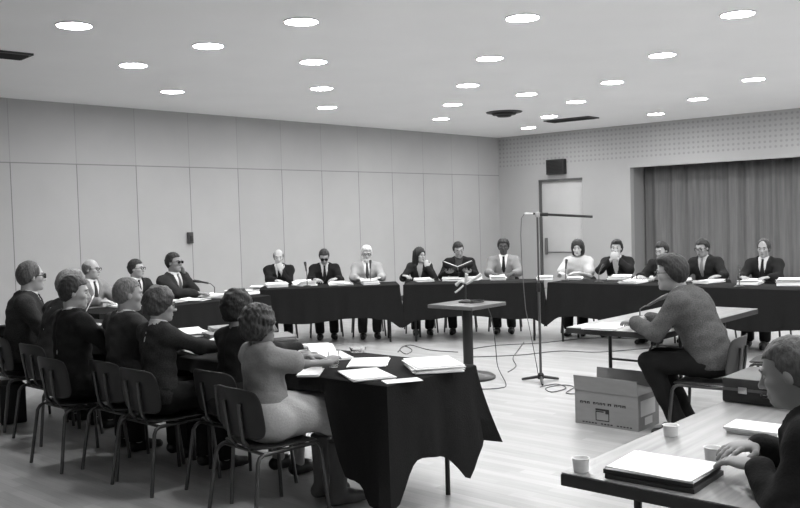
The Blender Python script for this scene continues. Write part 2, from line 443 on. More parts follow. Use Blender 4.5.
    if vneck or collar:
        tp = torso[2:]+[]
        lo2 = np.minimum(chest-.23*s, NB-.12); hi2 = np.maximum(chest+.23*s, NB+.14)
        SH = Field(*uni(lo2, hi2, st*.8)); SH.add(torso, .0085)
        nc = [rc(NB-up*.06*s, NB+up*.052*s+fwd*.012*s, .070*s, .064*s, .015)]
        SH.add(nc)
        SH.cut(lambda X, Y, Z: U(X, Y, Z)-(top+.052*s)-.35*np.clip(-Ff(X, Y, Z), -.06, .06)*.6)
        SH.cut(lambda X, Y, Z: -(U(X, Y, Z)-.04*s))
        SH.cut(lambda X, Y, Z: np.abs(Lf(X, Y, Z))-.13*s)
        so = SH.mesh('shirt', cloth(shirt, 'shirt'), root)
        if tie is not None:
            # follow the front of the shirt from the knot to the button
            tm = MB(); rows = []
            for i in range(15):
                u0 = top+.022*s - i*(top-bt*s+.05*s)/14; base = waist+up*u0
                fr = np.linspace(.02, .24, 90); Q = base[None]+fwd[None]*fr[:, None]
                d = np.full(90, 9.0)
                for p in torso+nc:
                    d = np.minimum(d, dist(p, Q[:, 0], Q[:, 1], Q[:, 2])-.0085)
                ins = np.where(d < 0)[0]; f_ = fr[ins.max()] if len(ins) else .06
                hw = (.017 if i < 2 else .013+.0021*i)*s; rows.append((base+fwd*(f_+.006), hw))
            for k_ in range(2, 15): 
                pass
            vs = []
            for (b_, hw) in rows:
                for (l2, f2) in ((-1, -.004), (-.55, .004), (0, .006), (.55, .004), (1, -.004), (0, -.006)): vs.append(b_+left*l2*hw+fwd*f2)
            fs = []
            for i in range(14):
                for k_ in range(6): a_, b_ = i*6+k_, i*6+(k_+1) % 6; fs.append((a_, b_, b_+6, a_+6))
            tm.add(vs, fs+[tuple(range(5, -1, -1)), tuple(range(84, 90))]).build('tie', cloth(tie, 'tie'), root)
    # trousers or skirt
    if skirt is None:
        tr = [torso[0]]
        for sg in (1, -1):
            kn, an = FT[sg]; hj = hip0+V(.02, .09*sg, -.01); tr += [rc(hj, kn, .084, .064, .03), rc(kn, an+V(-.005, 0, .02), .064, .052, .02)]
        B = [bounds(p, .012) for p in tr]; lo = np.min([b[0] for b in B], 0)-.03; hi = np.max([b[1] for b in B], 0)+.03
        G = Field(*uni(lo, hi, .016 if near else .02)); G.add(tr, .010); X, Y, Z = G.full(); G.F += (.003*np.sin(X*40+Y*30+Z*22+ph)).astype(np.float32)
        G.cut(lambda X, Y, Z: (.075-Z)+0*X+0*Y); G.cut(lambda X, Y, Z: (Z-.655)+0*X+0*Y)
        G.mesh('trousers', cloth(trousers), root)
    else:
        tr = [el(hip0+V(-.02, 0, .0), V(.145, .19, .13), None, .05)]
        for sg in (1, -1):
            kn, an = FT[sg]; hj = hip0+V(.02, .08*sg, 0.0); tr += [rc(hj, kn+V(.02, -.02*sg, 0), .095, .078, .08)]
        kn = (FT[1][0]+FT[-1][0])/2
        tr += [rc(hip0+V(.05, 0, 0), kn+V(.0, 0, -.01), .09, .07, .08), rc(kn+V(.02, .07, -.01), kn+V(.0, .07, -.10), .07, .075, .06), rc(kn+V(.02, -.07, -.01), kn+V(.0, -.07, -.10), .07, .075, .06)]
        B = [bounds(p, .01) for p in tr]; lo = np.min([b[0] for b in B], 0)-.03; hi = np.max([b[1] for b in B], 0)+.03
        G = Field(*uni(lo, hi, .014)); G.add(tr, .008); X, Y, Z = G.full(); G.F += (.004*np.sin(X*36+Y*44+Z*20+ph)).astype(np.float32)
        G.cut(lambda X, Y, Z: (.40-Z)+0*X+0*Y); G.cut(lambda X, Y, Z: (Z-.66)+0*X+0*Y)
        G.mesh('skirt', cloth(skirt), root)
    for sg in (1, -1):
        kn, an = FT[sg]
        sp = ([rc(kn+V(-.02, 0, -.16), an, .064, .046, .02)] if boots else [])+[rc(an+V(-.03, 0, -.04), an+V(.06, 0, -.04), .042, .043, .02), rc(an+V(.06, 0, -.045), an+V(.16, .012*sg, -.055), .042, .030, .02)]
        B = [bounds(p) for p in sp]; G = Field(*uni(np.min([b[0] for b in B], 0)-.02, np.max([b[1] for b in B], 0)+.02, .011)); G.add(sp)
        G.cut(lambda X, Y, Z: (.004-Z)+0*X+0*Y); zt = .37 if boots else .105; G.cut(lambda X, Y, Z: (Z-zt)+0*X+0*Y)
        G.mesh('boot' if boots else 'shoe', mat('boot_leather' if boots else 'shoe_leather', boots or shoe, .4), root)
    # hair
    kind, hv = hair
    E = lambda c, r, k=.02: el(T(*c), V(*r)*s*hs, RH, k)
    hstep = .0065 if near else .009
    lo, hi = HC-.24*s, HC+.24*s
    if kind == 'long': lo = lo-V(0, 0, .12)
    Hf = Field(*uni(lo, hi, hstep)); X, Y, Z = Hf.full()
    hx = lambda X, Y, Z: ((X-HC[0])*RH[0, 0]+(Y-HC[1])*RH[1, 0]+(Z-HC[2])*RH[2, 0])/(s*hs)
    hy = lambda X, Y, Z: ((X-HC[0])*RH[0, 1]+(Y-HC[1])*RH[1, 1]+(Z-HC[2])*RH[2, 1])/(s*hs)
    hz = lambda X, Y, Z: ((X-HC[0])*RH[0, 2]+(Y-HC[1])*RH[1, 2]+(Z-HC[2])*RH[2, 2])/(s*hs)
    sk = E((-.016, 0, .036), (.099, .078, .096))
    x_, y_, z_ = hx(X, Y, Z), hy(X, Y, Z), hz(X, Y, Z)
    rw = np.random.RandomState(int(ph*1000))
    def waves(fr, n=6):
        o = 0
        for _ in range(n):
            d = rw.randn(3); d /= np.linalg.norm(d); d *= fr*(.7+.6*rw.rand()); o = o+np.sin(x_*d[0]+y_*d[1]+z_*d[2]+rw.rand()*6)
        return (o/n**.5).astype(np.float32)
    tuft = .0016*waves(150)+.0014*waves(260)
    line = .070+.0*x_                                       # forehead hairline height
    if kind in ('short', 'full', 'side', 'thin'):
        t_ = dict(short=.010, full=.018, side=.016, thin=.006)[kind]
        Hf.add([sk, E((-.045, 0, .0), (.062, .072, .075), .03)], t_*s)
        if kind in ('full', 'side'): Hf.add([E((.035, .02 if kind == 'side' else 0, .105), (.055, .06, .028), .03)], .006)
        Hf.F += tuft
        bnd = np.maximum(-(z_-.068+1.6*np.clip(.05-x_, 0, .06)*1.05 + .9*np.clip(-.01-x_, 0, .2)), -9)   # falls from forehead to nape
        sb = np.where((x_ > .0) & (z_ < .06), (x_-.03), -1)
        Hf.cut(lambda X, Y, Z: np.minimum(bnd, 9)*s); Hf.F = np.maximum(Hf.F, (sb*s).astype(np.float32)) if kind != 'full' else Hf.F
    elif kind == 'bald':
        Hf.add([sk, E((-.045, 0, .0), (.062, .074, .075), .03)], .007*s); Hf.F += tuft
        Hf.cut(lambda X, Y, Z: (z_-.062-.25*np.clip(-x_, -.1, .1))*s)
        Hf.cut(lambda X, Y, Z: (-(z_+.03+.6*np.clip(-.01-x_, 0, .1)) + 1.2*np.clip(x_, 0, .1))*s); Hf.cut(lambda X, Y, Z: (x_-.035)*s)
    elif kind == 'recede':
        Hf.add([sk, E((-.045, 0, .0), (.062, .073, .075), .03)], .009*s); Hf.F += tuft
        Hf.cut(lambda X, Y, Z: (x_-.040-.25*np.abs(y_))*s)
        Hf.cut(lambda X, Y, Z: (-(z_+.03+.6*np.clip(-.01-x_, 0, .1))+1.0*np.clip(x_, 0, .1))*s)
    elif kind == 'afro':
        Hf.add([E((-.02, 0, .045), (.108, .090, .102), .03), E((-.05, 0, .01), (.07, .082, .075), .03)], .006*s)
        Hf.F += .0025*waves(220)
        Hf.cut(lambda X, Y, Z: (-(z_-.07+1.5*np.clip(.055-x_, 0, .075)+.8*np.clip(-.02-x_, 0, .2)))*s)
    elif kind == 'curly':
        Hf.add([E((-.03, 0, .035), (.118, .108, .118), .03), E((-.06, 0, -.03), (.080, .092, .085), .04)], .006*s)
        Hf.F += .0042*waves(110)+.0032*waves(230)
        Hf.carve([E((.115, 0, -.035), (.075, .066, .1))], .02)
        Hf.cut(lambda X, Y, Z: (-(z_+.105))*s)
    elif kind == 'bob':
        Hf.add([E((-.018, 0, .04), (.110, .092, .103), .03), E((-.03, .055, -.05), (.068, .036, .085), .04), E((-.03, -.055, -.05), (.068, .036, .085), .04), E((-.065, 0, -.04), (.05, .08, .09), .04)], .006*s)
        Hf.F += (.0016*np.sin(y_*160+x_*120+ph)).astype(np.float32)+.0015*waves(120)
        Hf.carve([E((.115, 0, -.038), (.078, .058, .104))], .010)
        Hf.cut(lambda X, Y, Z: (-(z_+.12))*s)
    elif kind == 'long':
        Hf.add([E((-.018, 0, .04), (.108, .088, .102), .03), E((-.04, .06, -.09), (.062, .034, .15), .05), E((-.04, -.06, -.09), (.062, .034, .15), .05), E((-.07, 0, -.10), (.045, .085, .16), .05)], .006*s)
        Hf.F += (.0035*np.sin(y_*150+x_*130+ph)).astype(np.float32)
        Hf.carve([E((.115, 0, -.035), (.082, .058, .108))], .010)
    elif kind == 'wave':
        Hf.add([E((-.02, 0, .045), (.110, .095, .105), .03), E((-.06, 0, -.02), (.072, .088, .085), .04)], .006*s)
        Hf.F += .0034*waves(90)+.0018*waves(210)
        Hf.carve([E((.115, 0, -.03), (.068, .07, .105))], .015); Hf.cut(lambda X, Y, Z: (-(z_+.085))*s)
    Hf.mesh('hair', hairm(hv), root)
    if beard:
        G = Field(*uni(HC-.14*s, HC+.14*s, .007)); G.add([E((.034, 0, -.082), (.056, .052, .043), .03), E((.074, 0, -.1), (.026, .028, .026), .02)], .004)
        G.cut(lambda X, Y, Z: (((Z-HC[2])/s+.078)-.0*X-.0*Y)); G.mesh('beard', hairm(beard), root)
    if glasses: glasses_part(HC, RH, s*hs, root, glasses == 'dark')
    if hat:
        m = MB(); pts_ = []
        n = 30
        for zz, ex in ((.052, .013), (.078, .016)):
            for k_ in range(n+1):
                w = PI*.12 + (2*PI-.24*PI)*k_/n; w = 2*PI*k_/n
                c = math.sqrt(max(0, 1-((zz-.036)/.096)**2)); pts_.append(T(-.016+(.099*c+ex)*math.cos(w), (.082*c+ex)*math.sin(w), zz))
        fs = [(k_, k_+1, n+2+k_, n+1+k_) for k_ in range(n)]
        m.add(pts_, fs); o = m.build('hair_band', cloth(hat), root); sm = o.modifiers.new('s', 'SOLIDIFY'); sm.thickness = .004
    root['crown_s'] = s
    del root['crown_s']
    return root, dict(HC=HC, RH=RH, s=s, wr=wr, rx=rx, ry=ry, fz=fz)
# ------------------------------------------------------------------ node helpers for the room surfaces
def nodes(name):
    m = bpy.data.materials.new(name); m.use_nodes = True; nt = m.node_tree
    return m, nt, nt.nodes['Principled BSDF'], (lambda t, **k: mknode(nt, t, **k))
def mknode(nt, t, **k):
    n = nt.nodes.new(t)
    for a, b in k.items(): setattr(n, a, b)
    return n
def math_(nt, op, a, b=None, c=None):
    n = nt.nodes.new('ShaderNodeMath'); n.operation = op
    for i, x in enumerate((a, b, c)):
        if x is None: continue
        if isinstance(x, (int, float)): n.inputs[i].default_value = x
        else: nt.links.new(x, n.inputs[i])
    return n.outputs[0]
def mixc(nt, fac, a, b):
    n = nt.nodes.new('ShaderNodeMix'); n.data_type = 'FLOAT'
    for s_, x in ((0, fac), (2, a), (3, b)):
        if isinstance(x, (int, float)): n.inputs[s_].default_value = x
        else: nt.links.new(x, n.inputs[s_])
    return n.outputs[0]
def noise(nt, vec, scale, detail=3, st=(1, 1, 1)):
    mp = nt.nodes.new('ShaderNodeMapping'); mp.inputs['Scale'].default_value = st; nt.links.new(vec, mp.inputs['Vector'])
    n = nt.nodes.new('ShaderNodeTexNoise'); n.inputs['Scale'].default_value = scale; n.inputs['Detail'].default_value = detail
    nt.links.new(mp.outputs[0], n.inputs['Vector']); return n.outputs['Fac']
def xyz(nt):
    tc = nt.nodes.new('ShaderNodeTexCoord'); sp = nt.nodes.new('ShaderNodeSeparateXYZ'); nt.links.new(tc.outputs['Object'], sp.inputs[0])
    return tc.outputs['Object'], sp.outputs[0], sp.outputs[1], sp.outputs[2]
ALB_WALL, ALB_CEIL, ALB_FLOOR = .43, .92, .375

# floor: narrow wood strips running along y
def floor_mat():
    m, nt, b, N = nodes('strip_wood_floor'); vec, x, y, z = xyz(nt)
    fx = math_(nt, 'DIVIDE', x, .07); row = math_(nt, 'FLOOR', fx)
    wn = N('ShaderNodeTexWhiteNoise', noise_dimensions='1D'); nt.links.new(row, wn.inputs['W'])
    off = math_(nt, 'ADD', math_(nt, 'DIVIDE', y, .9), math_(nt, 'MULTIPLY', wn.outputs['Value'], 7.0)); pl = math_(nt, 'FLOOR', off)
    w2 = N('ShaderNodeTexWhiteNoise', noise_dimensions='2D'); cv = N('ShaderNodeCombineXYZ'); nt.links.new(row, cv.inputs[0]); nt.links.new(pl, cv.inputs[1]); nt.links.new(cv.outputs[0], w2.inputs['Vector'])
    board = math_(nt, 'MULTIPLY_ADD', w2.outputs['Value'], .22, .89)
    grain = math_(nt, 'MULTIPLY_ADD', noise(nt, vec, 6, 5, (9, .5, 1)), .30, .85)
    patch = math_(nt, 'MULTIPLY_ADD', noise(nt, vec, .9, 2), .25, .875)
    fr = math_(nt, 'FRACT', fx); gap = math_(nt, 'LESS_THAN', fr, .035)
    v = math_(nt, 'MULTIPLY', math_(nt, 'MULTIPLY', board, grain), math_(nt, 'MULTIPLY', patch, ALB_FLOOR))
    v = mixc(nt, math_(nt, 'MULTIPLY', gap, .35), v, .12); nt.links.new(v, b.inputs['Base Color'])
    b.inputs['Roughness'].default_value = .38; b.inputs['Specular IOR Level'].default_value = .35
    return m
def ceil_mat():
    m, nt, b, N = nodes('painted_plaster_ceiling'); vec, x, y, z = xyz(nt)
    v = math_(nt, 'MULTIPLY', math_(nt, 'MULTIPLY_ADD', noise(nt, vec, 1.2, 4), .08, .96), ALB_CEIL); nt.links.new(v, b.inputs['Base Color']); b.inputs['Roughness'].default_value = .9
    return m
def panel_mat():
    m, nt, b, N = nodes('panelled_wall'); vec, x, y, z = xyz(nt)
    u = math_(nt, 'DIVIDE', math_(nt, 'SUBTRACT', x, PANEL0), PANEL); fr = math_(nt, 'FRACT', math_(nt, 'ADD', u, .5))
    dv = math_(nt, 'ABSOLUTE', math_(nt, 'SUBTRACT', fr, .5)); lv = math_(nt, 'LESS_THAN', dv, .0065)
    lh = math_(nt, 'LESS_THAN', math_(nt, 'ABSOLUTE', math_(nt, 'SUBTRACT', z, Z_SEAM)), .007)
    up = math_(nt, 'GREATER_THAN', z, Z_SEAM)
    lv = math_(nt, 'MULTIPLY', lv, mixc(nt, up, .62, .22)); l = math_(nt, 'MAXIMUM', lv, math_(nt, 'MULTIPLY', lh, .5))
    wn = N('ShaderNodeTexWhiteNoise', noise_dimensions='1D'); nt.links.new(math_(nt, 'FLOOR', u), wn.inputs['W'])
    v = math_(nt, 'MULTIPLY', math_(nt, 'MULTIPLY_ADD', wn.outputs['Value'], .05, .975), math_(nt, 'MULTIPLY_ADD', noise(nt, vec, 2.2, 5), .12, .94))
    v = mixc(nt, l, math_(nt, 'MULTIPLY', v, ALB_WALL), .06); nt.links.new(v, b.inputs['Base Color']); b.inputs['Roughness'].default_value = .75; b.inputs['Specular IOR Level'].default_value = .2
    return m
def perf_mat():
    m, nt, b, N = nodes('perforated_acoustic_wall'); vec, x, y, z = xyz(nt)
    P = .093
    cell = lambda a: math_(nt, 'SUBTRACT', math_(nt, 'FRACT', math_(nt, 'DIVIDE', a, P)), .5)
    cy, cz = cell(y), cell(z); r2 = math_(nt, 'ADD', math_(nt, 'MULTIPLY', cy, cy), math_(nt, 'MULTIPLY', cz, cz))
    dot = math_(nt, 'LESS_THAN', r2, .062); band = math_(nt, 'GREATER_THAN', z, 2.60)
    dot = math_(nt, 'MULTIPLY', math_(nt, 'MULTIPLY', dot, band), .28)
    v = math_(nt, 'MULTIPLY', math_(nt, 'MULTIPLY_ADD', noise(nt, vec, 1.8, 4), .10, .95), ALB_WALL*.98); v = mixc(nt, dot, v, .10)
    nt.links.new(v, b.inputs['Base Color']); b.inputs['Roughness'].default_value = .85; b.inputs['Specular IOR Level'].default_value = .15
    return m
X0, Y0 = -19.5, -15.5
M_PLASTER = mat('plain_plaster', 225, .85, 0, .04, 3)
struct(MB().box((X0, Y0, -.1), (1.6, 0, 0)).build('floor', floor_mat(), smooth=False))
struct(MB().box((X0, Y0, H_CEIL), (1.6, .1, H_CEIL+.1)).build('ceiling', ceil_mat(), smooth=False))
struct(MB().box((X0, 0, 0), (1.6, .12, H_CEIL)).build('wall_left', panel_mat(), smooth=False))
wr_ = MB(); YA = -3.13                                    # the stage opening starts here
DY0, DY1, DZ = -2.06, -1.03, 2.295                       # the doorway
wr_.box((0, DY1, 0), (.14, 0, H_CEIL)); wr_.box((0, YA, 0), (.14, DY0, H_CEIL)); wr_.box((0, DY0, DZ), (.14, DY1, H_CEIL)); wr_.box((0, Y0, Z_STAGE), (.14, YA, H_CEIL))
struct(wr_.build('wall_right', perf_mat(), smooth=False))
struct(MB().box((X0-.1, Y0, 0), (X0, 0, H_CEIL)).build('wall_back', M_PLASTER, smooth=False))
struct(MB().box((X0, Y0-.1, 0), (1.6, Y0, H_CEIL)).build('wall_front', M_PLASTER, smooth=False))
# stage alcove: return wall, soffit, rear wall
al = MB(); al.box((.14, YA, 0), (1.5, YA+.1, H_CEIL)); al.box((1.5, Y0, 0), (1.6, YA, H_CEIL)); al.box((.14, Y0, Z_STAGE+.15), (1.5, YA, Z_STAGE+.25))
struct(al.build('wall_stage', mat('stage_paint', 150, .9), smooth=False))
# base trims
M_TRIM = mat('dark_rubber_base', 60, .6)
struct(MB().box((X0, -.012, 0), (-.0, 0, .10)).build('baseboard_left', M_TRIM, smooth=False))
struct(MB().box((-.012, YA, 0), (0, DY0-.06, .10)).box((-.012, DY1+.06, 0), (0, -.012, .10)).build('baseboard_right', M_TRIM, smooth=False))
# door
dr = struct(empty('door_1', (0, (DY0+DY1)/2, 0)), 'flush pale door with dark frame and push bar under the dark wall box'); w = (DY1-DY0)/2
M_DOOR = mat('painted_door', 190, .6, 0, .03, 3)
MB().box((.055, -w+.03, .01), (.10, w-.03, DZ-.03), bev=.004).build('door_leaf', M_DOOR, dr)
fm = MB()
fm.box((-.012, w-.03, 0), (.14, w+.005, DZ)); fm.box((.02, -w-.005, 0), (.14, -w+.012, DZ)); fm.box((-.012, -w-.005, DZ-.03), (.14, w+.005, DZ+.012)); fm.build('door_frame', mat('door_frame_paint', 88, .5), dr, smooth=False)
pb = MB(); pz = .78; pb.tube([(.0, w-.14, pz), (.0, -w+.1, pz)], .014, 8); pb.box((-.012, w-.155, pz-.05), (.056, w-.115, pz+.30), bev=.006); pb.box((-.012, -w+.09, pz-.04), (.056, -w+.13, pz+.04), bev=.006)
pb.build('push_bar', mat('dull_bar', 118, .4, .5), dr)
# wall box over the door
wb = tag(empty('wall_speaker', (0, -1.50, 2.40)), 'dark square box mounted on the pale wall above the door', 'wall speaker')
MB().box((-.13, -.21, 0), (-.001, .21, .31), bev=.012).build('case', mat('dark_case', 46, .6), wb)
gm = MB()
for i in range(9): gm.box((-.136, -.18, .035+i*.028), (-.129, .18, .049+i*.028))
gm.build('grille', mat('grille_cloth', 34, .8), wb, smooth=False)
# thermostat on the left wall
th = tag(empty('wall_device', (-8.10, 0, 1.30)), 'small dark upright device fixed to a seam of the panelled wall', 'wall device')
MB().box((-.045, -.05, 0), (.045, -.001, .17), bev=.008).build('housing', mat('device_grey', 66, .5), th)
MB().box((-.025, -.062, .03), (.025, -.05, .12), bev=.004).build('cover', mat('device_cover', 48, .5), th)

# stage curtain
def curtain():
    m = MB(); ys = np.arange(-3.16, -15.2, -.022); rows = [0.02, .6, 1.3, 2.0, Z_STAGE+.12]; rnd = np.random.RandomState(3)
    amp = .03+.022*np.interp(ys[::-1], np.linspace(-15.2, -3, 40), rnd.rand(40))[::-1]
    phs = np.cumsum(.26+.16*np.interp(ys[::-1], np.linspace(-15.2, -3, 60), rnd.rand(60))[::-1])
    v = []; f = []
    for z in rows:
        for y, a, p in zip(ys, amp, phs):
            v.append((.52+a*math.sin(p)+.4*a*math.sin(2.3*p+1)+(.01*math.sin(p*.5+z)), y, z))
    n = len(ys)
    for r in range(len(rows)-1):
        for i in range(n-1): f.append((r*n+i, r*n+i+1, (r+1)*n+i+1, (r+1)*n+i))
    m.add(v, f); o = m.build('stage_curtain', mat('curtain_cloth', 112, .95, 0, .12, 8, 0, (1, 5, .2), spec=.1))
    s_ = o.modifiers.new('s', 'SOLIDIFY'); s_.thickness = .006
    tag(o, 'long grey pleated curtain closing the stage opening', 'curtain')
    rail = MB().box((.49, -15.2, Z_STAGE+.125), (.55, -3.15, Z_STAGE+.149)).build('curtain_rail', M_BLACK, o, smooth=False)
curtain()

# ------------------------------------------------------------------ recessed ceiling lights
M_LAMP = bpy.data.materials.new('lamp_glow'); M_LAMP.use_nodes = True
nt = M_LAMP.node_tree; nt.nodes.clear(); em = nt.nodes.new('ShaderNodeEmission'); em.inputs['Strength'].default_value = LAMP; ou = nt.nodes.new('ShaderNodeOutputMaterial'); nt.links.new(em.outputs[0], ou.inputs[0])
M_RING = mat('lamp_ring', 200, .5)
P0 = np.array((-12.224, -4.415)); VA = np.array((.664, -.665)); VB = np.array((1.376, 1.343))
shown = {(0,0):'single ceiling light at the far left, just right of the left vent', (0,1):'', (0,2):'', }
spots = []
for c in range(0, 13, 2):
    for r in range(-3, 9):
        if r < (0 if c == 0 else -1 if c == 2 else -3): continue
        p = P0+VA*c+VB*r
        if X0+.5 < p[0] < -.75 and Y0+.5 < p[1] < -1.2: spots.append((c, r, p))
spots += [(1, .5, P0+VA+VB*.5), (5, 2.5, P0+VA*5+VB*2.5)]
LL = {(0,0): 'round recessed ceiling light nearest the dark vent at the left edge',
 (0,1): 'round recessed ceiling light, middle of the three in the leftmost row', (0,2): 'round recessed ceiling light close to the panelled wall, farthest of the leftmost row',
 (2,0): 'round recessed ceiling light, nearest of the four in the row left of centre', (2,1): 'round recessed ceiling light, second of the four in the row left of centre',
 (2,2): 'round recessed ceiling light, third of the four in the row left of centre', (2,3): 'round recessed ceiling light, farthest of the four in the row left of centre',
 (4,0): 'round recessed ceiling light, nearest of the five in the centre row', (4,1): 'round recessed ceiling light, second of the five in the centre row',
 (4,2): 'round recessed ceiling light, third of the five in the centre row', (4,3): 'round recessed ceiling light, fourth of the five in the centre row',
 (4,4): 'round ceiling light, farthest of the five in the centre row, close to the wall',
 (6,0): 'round recessed ceiling light, nearest of the six in the row right of centre', (6,1): 'round recessed ceiling light, second of the six in the row right of centre',
 (6,2): 'round recessed ceiling light, third of the six in the row right of centre', (6,3): 'round recessed ceiling light, fourth of the six in the row right of centre',
 (6,4): 'round recessed ceiling light, fifth of the row right of centre, beside the long dark vent', (6,5): 'round ceiling light nearest the room corner, last of the row right of centre',
 (8,2): 'round recessed ceiling light, nearest of the three in the rightmost row', (8,3): 'round recessed ceiling light, middle of the three in the rightmost row',
 (8,4): 'round recessed ceiling light over the stage opening, farthest of the rightmost row',
 (1,.5): 'odd ceiling light out of line between the leftmost row and the next row', (5,2.5): 'odd ceiling light just right of the centre row, nearer than the small vent'}
lamp0 = None
for (c, r, p) in spots:
    if lamp0 is None:
        lamp0 = empty('ceiling_light', (0, 0, 0))
        MB().lathe([(.150, -.001), (.150, -.008), (.141, -.012), (.138, -.006), (.138, -.001)], n=36).build('trim_ring', M_RING, lamp0)
        MB().lathe([(.136, -.002), (.134, -.007), (.05, -.008)], n=36).build('lamp_lens', M_LAMP, lamp0)
        o = lamp0
    else: o = copy_tree(lamp0)
    o.location = (p[0], p[1], H_CEIL)
    tag(o, LL.get((c, r), 'round recessed ceiling light outside the view'), 'ceiling light', 'recessed ceiling lights')
# air vents
def vent(name, loc, rz, label, L, W, round_=False):
    o = tag(empty(name, loc, rz), label, 'vent')
    M_V = mat('vent_dark', 40, .6); M_V2 = mat('vent_slat', 62, .5)
    if round_:
        MB().lathe([(L, -.001), (L*.95, -.015), (L*.72, -.02)], n=28).build('rim', M_V2, o)
        MB().lathe([(L*.7, -.021), (L*.62, -.05), (L*.3, -.055)], n=28).build('cone', M_V, o); MB().lathe([(L*.45, -.056), (L*.35, -.08), (L*.1, -.082)], n=24).build('inner_cone', M_V, o)
    else:
        MB().box((-L, -W, -.012), (L, W, -.001)).build('backing', mat('vent_void', 22, .9), o, smooth=False)
        f_ = MB()
        for (a, b) in (((-L-.03, -W-.03), (L+.03, -W)), ((-L-.03, W), (L+.03, W+.03)), ((-L-.03, -W), (-L, W)), ((L, -W), (L+.03, W))): f_.box((a[0], a[1], -.02), (b[0], b[1], -.001))
        f_.build('frame', M_V2, o, smooth=False)
        s_ = MB(); n = int(W*2/.05)
        for i in range(n): y = -W+.025+i*.05; s_.add([(-L, y-.016, -.014), (L, y-.016, -.014), (L, y+.012, -.032), (-L, y+.012, -.032)], [(0, 1, 2, 3)])
        s_.build('louvre', M_V, o, smooth=False)
vent('ceiling_vent', (-3.94, -2.93, H_CEIL), 0, 'small dark funnel shaped vent on the ceiling near the corner', .30, .3, True)
vent('ceiling_vent', (-1.99, -3.02, H_CEIL), rad(-88), 'long dark slot vent on the ceiling above the door wall', .42, .17)
vent('ceiling_vent', (-12.16, -2.86, H_CEIL), rad(-5), 'dark rectangular vent cut off at the left edge of the ceiling', .24, .13)

# ------------------------------------------------------------------ chair
def make_chair():
    r = empty('stacking_chair', (0, 0, 0)); M_S = mat('dark_moulded_seat', 46, .45, 0, .06, 9)
    def shell(fn, nu, nv, th, name):
        m = MB(); v = []; f = []
        for i in range(nu+1):
            for j in range(nv+1): v.append(fn(i/nu, j/nv))
        for i in range(nu):
            for j in range(nv): a = i*(nv+1)+j; f.append((a, a+nv+1, a+nv+2, a+1))
        m.add(v, f); o = m.build(name, M_S, r); q = o.modifiers.new('s', 'SOLIDIFY'); q.thickness = th; q.offset = 0
        q = o.modifiers.new('b', 'SUBSURF'); q.levels = q.render_levels = 1; return o
    def rr(u, v, w, l):                                       # unit square to rounded rectangle
        a, b = 2*u-1, 2*v-1; p = 5.0
        k = max(abs(a), abs(b)); L = (abs(a)**p+abs(b)**p)**(1/p) or 1
        return a*k/L*w, b*k/L*l
    def seat(u, v):
        x, y = rr(u, v, .205, .205); return (x+.02, y, .410+.010*(y/.2)**2-.012*max(0, x/.2)**2+.012*max(0, -x/.2)**2)
    def back(u, v):
        y, z = rr(u, v, .21, .138); return (-.205-.05*(z/.3)+.035*(y/.2)**2, y, .602+z)
    shell(seat, 10, 10, .012, 'seat'); shell(back, 10, 8, .012, 'backrest')
    R = .0115
    for sg in (1, -1):
        y = .19*sg
        MB().tube([(-.255, y+.03*sg, .0), (-.205, y+.005*sg, .36), (-.19, y, .385), (-.165, y, .398)], R, 10).build('leg', M_METAL, r)
        MB().tube([(.235, y+.03*sg, .0), (.205, y+.005*sg, .36), (.19, y, .385), (.165, y, .398)], R, 10).build('leg', M_METAL, r)
        MB().tube([(-.165, y, .398), (.165, y, .398)], R, 10).build('seat_frame', M_METAL, r)
        MB().tube([(.0, .06*sg, .398), (-.15, .06*sg, .40), (-.20, .062*sg, .46), (-.217, .065*sg, .58), (-.225, .07*sg, .66)], R*.9, 10).build('back_support', M_METAL, r)
    for x in (-.15, .12): MB().tube([(x, -.19, .395), (x, .19, .395)], R*.8, 8).build('cross_bar', M_METAL, r)
    return r
chair0 = [None]
def chair(x, y, face, label, group='chairs around the tables'):
    if chair0[0] is None: chair0[0] = make_chair(); o = chair0[0]
    else: o = copy_tree(chair0[0])
    place(o, x, y, rad(face)); return tag(o, label, 'chair', group)

# ------------------------------------------------------------------ folding table (top centred at origin, long side = local x)
def wood_top():
    m, nt, b, N = nodes('wood_grain_laminate'); vec, x, y, z = xyz(nt)
    g = noise(nt, vec, 5, 6, (.5, 9, 1)); g2 = noise(nt, vec, 2.5, 2, (.25, 6, 1))
    v = math_(nt, 'MULTIPLY_ADD', g, .26, math_(nt, 'MULTIPLY_ADD', g2, .26, .0)); nt.links.new(v, b.inputs['Base Color']); b.inputs['Roughness'].default_value = .32
    return m
M_WOOD = wood_top(); M_EDGE = mat('dark_table_edge', 52, .5)
def folding_table(cx, cy, rz, L, W, label, top=.74, inset=.22, covered=False):
    if covered: L -= .05; W -= .05; inset = .10
    r = tag(empty('folding_table', (cx, cy, 0), rz), label, 'table')
    MB().box((-L/2, -W/2, top-.004), (L/2, W/2, top), bev=.0015).build('tabletop', M_WOOD, r)
    MB().box((-L/2-.003, -W/2-.003, top-.045), (L/2+.003, W/2+.003, top-.0042), bev=.006).build('edge_band', M_EDGE, r)
    for sx in (1, -1):
        x = sx*(L/2-inset)
        for sy in (1, -1):
            MB().tube([(x, sy*(W/2-.09), .0), (x, sy*(W/2-.09), top-.046)], .0145, 10).build('leg', M_DARKTUBE, r)
        if not covered: MB().tube([(x, -W/2+.09, .13), (x, W/2-.09, .13)], .010, 8).build('crossbar', M_DARKTUBE, r)
        MB().tube([(x, 0, top-.30), (x-sx*(.30 if not covered else .15), 0, top-.047)], .008, 8).build('brace', M_DARKTUBE, r)
        if not covered: MB().tube([(x, -W/2+.09, top-.30), (x, W/2-.09, top-.30)], .009, 8).build('crossbar', M_DARKTUBE, r)
    return r
def smooth(a, b, x): t = min(1, max(0, (x-a)/(b-a))); return t*t*(3-2*t)
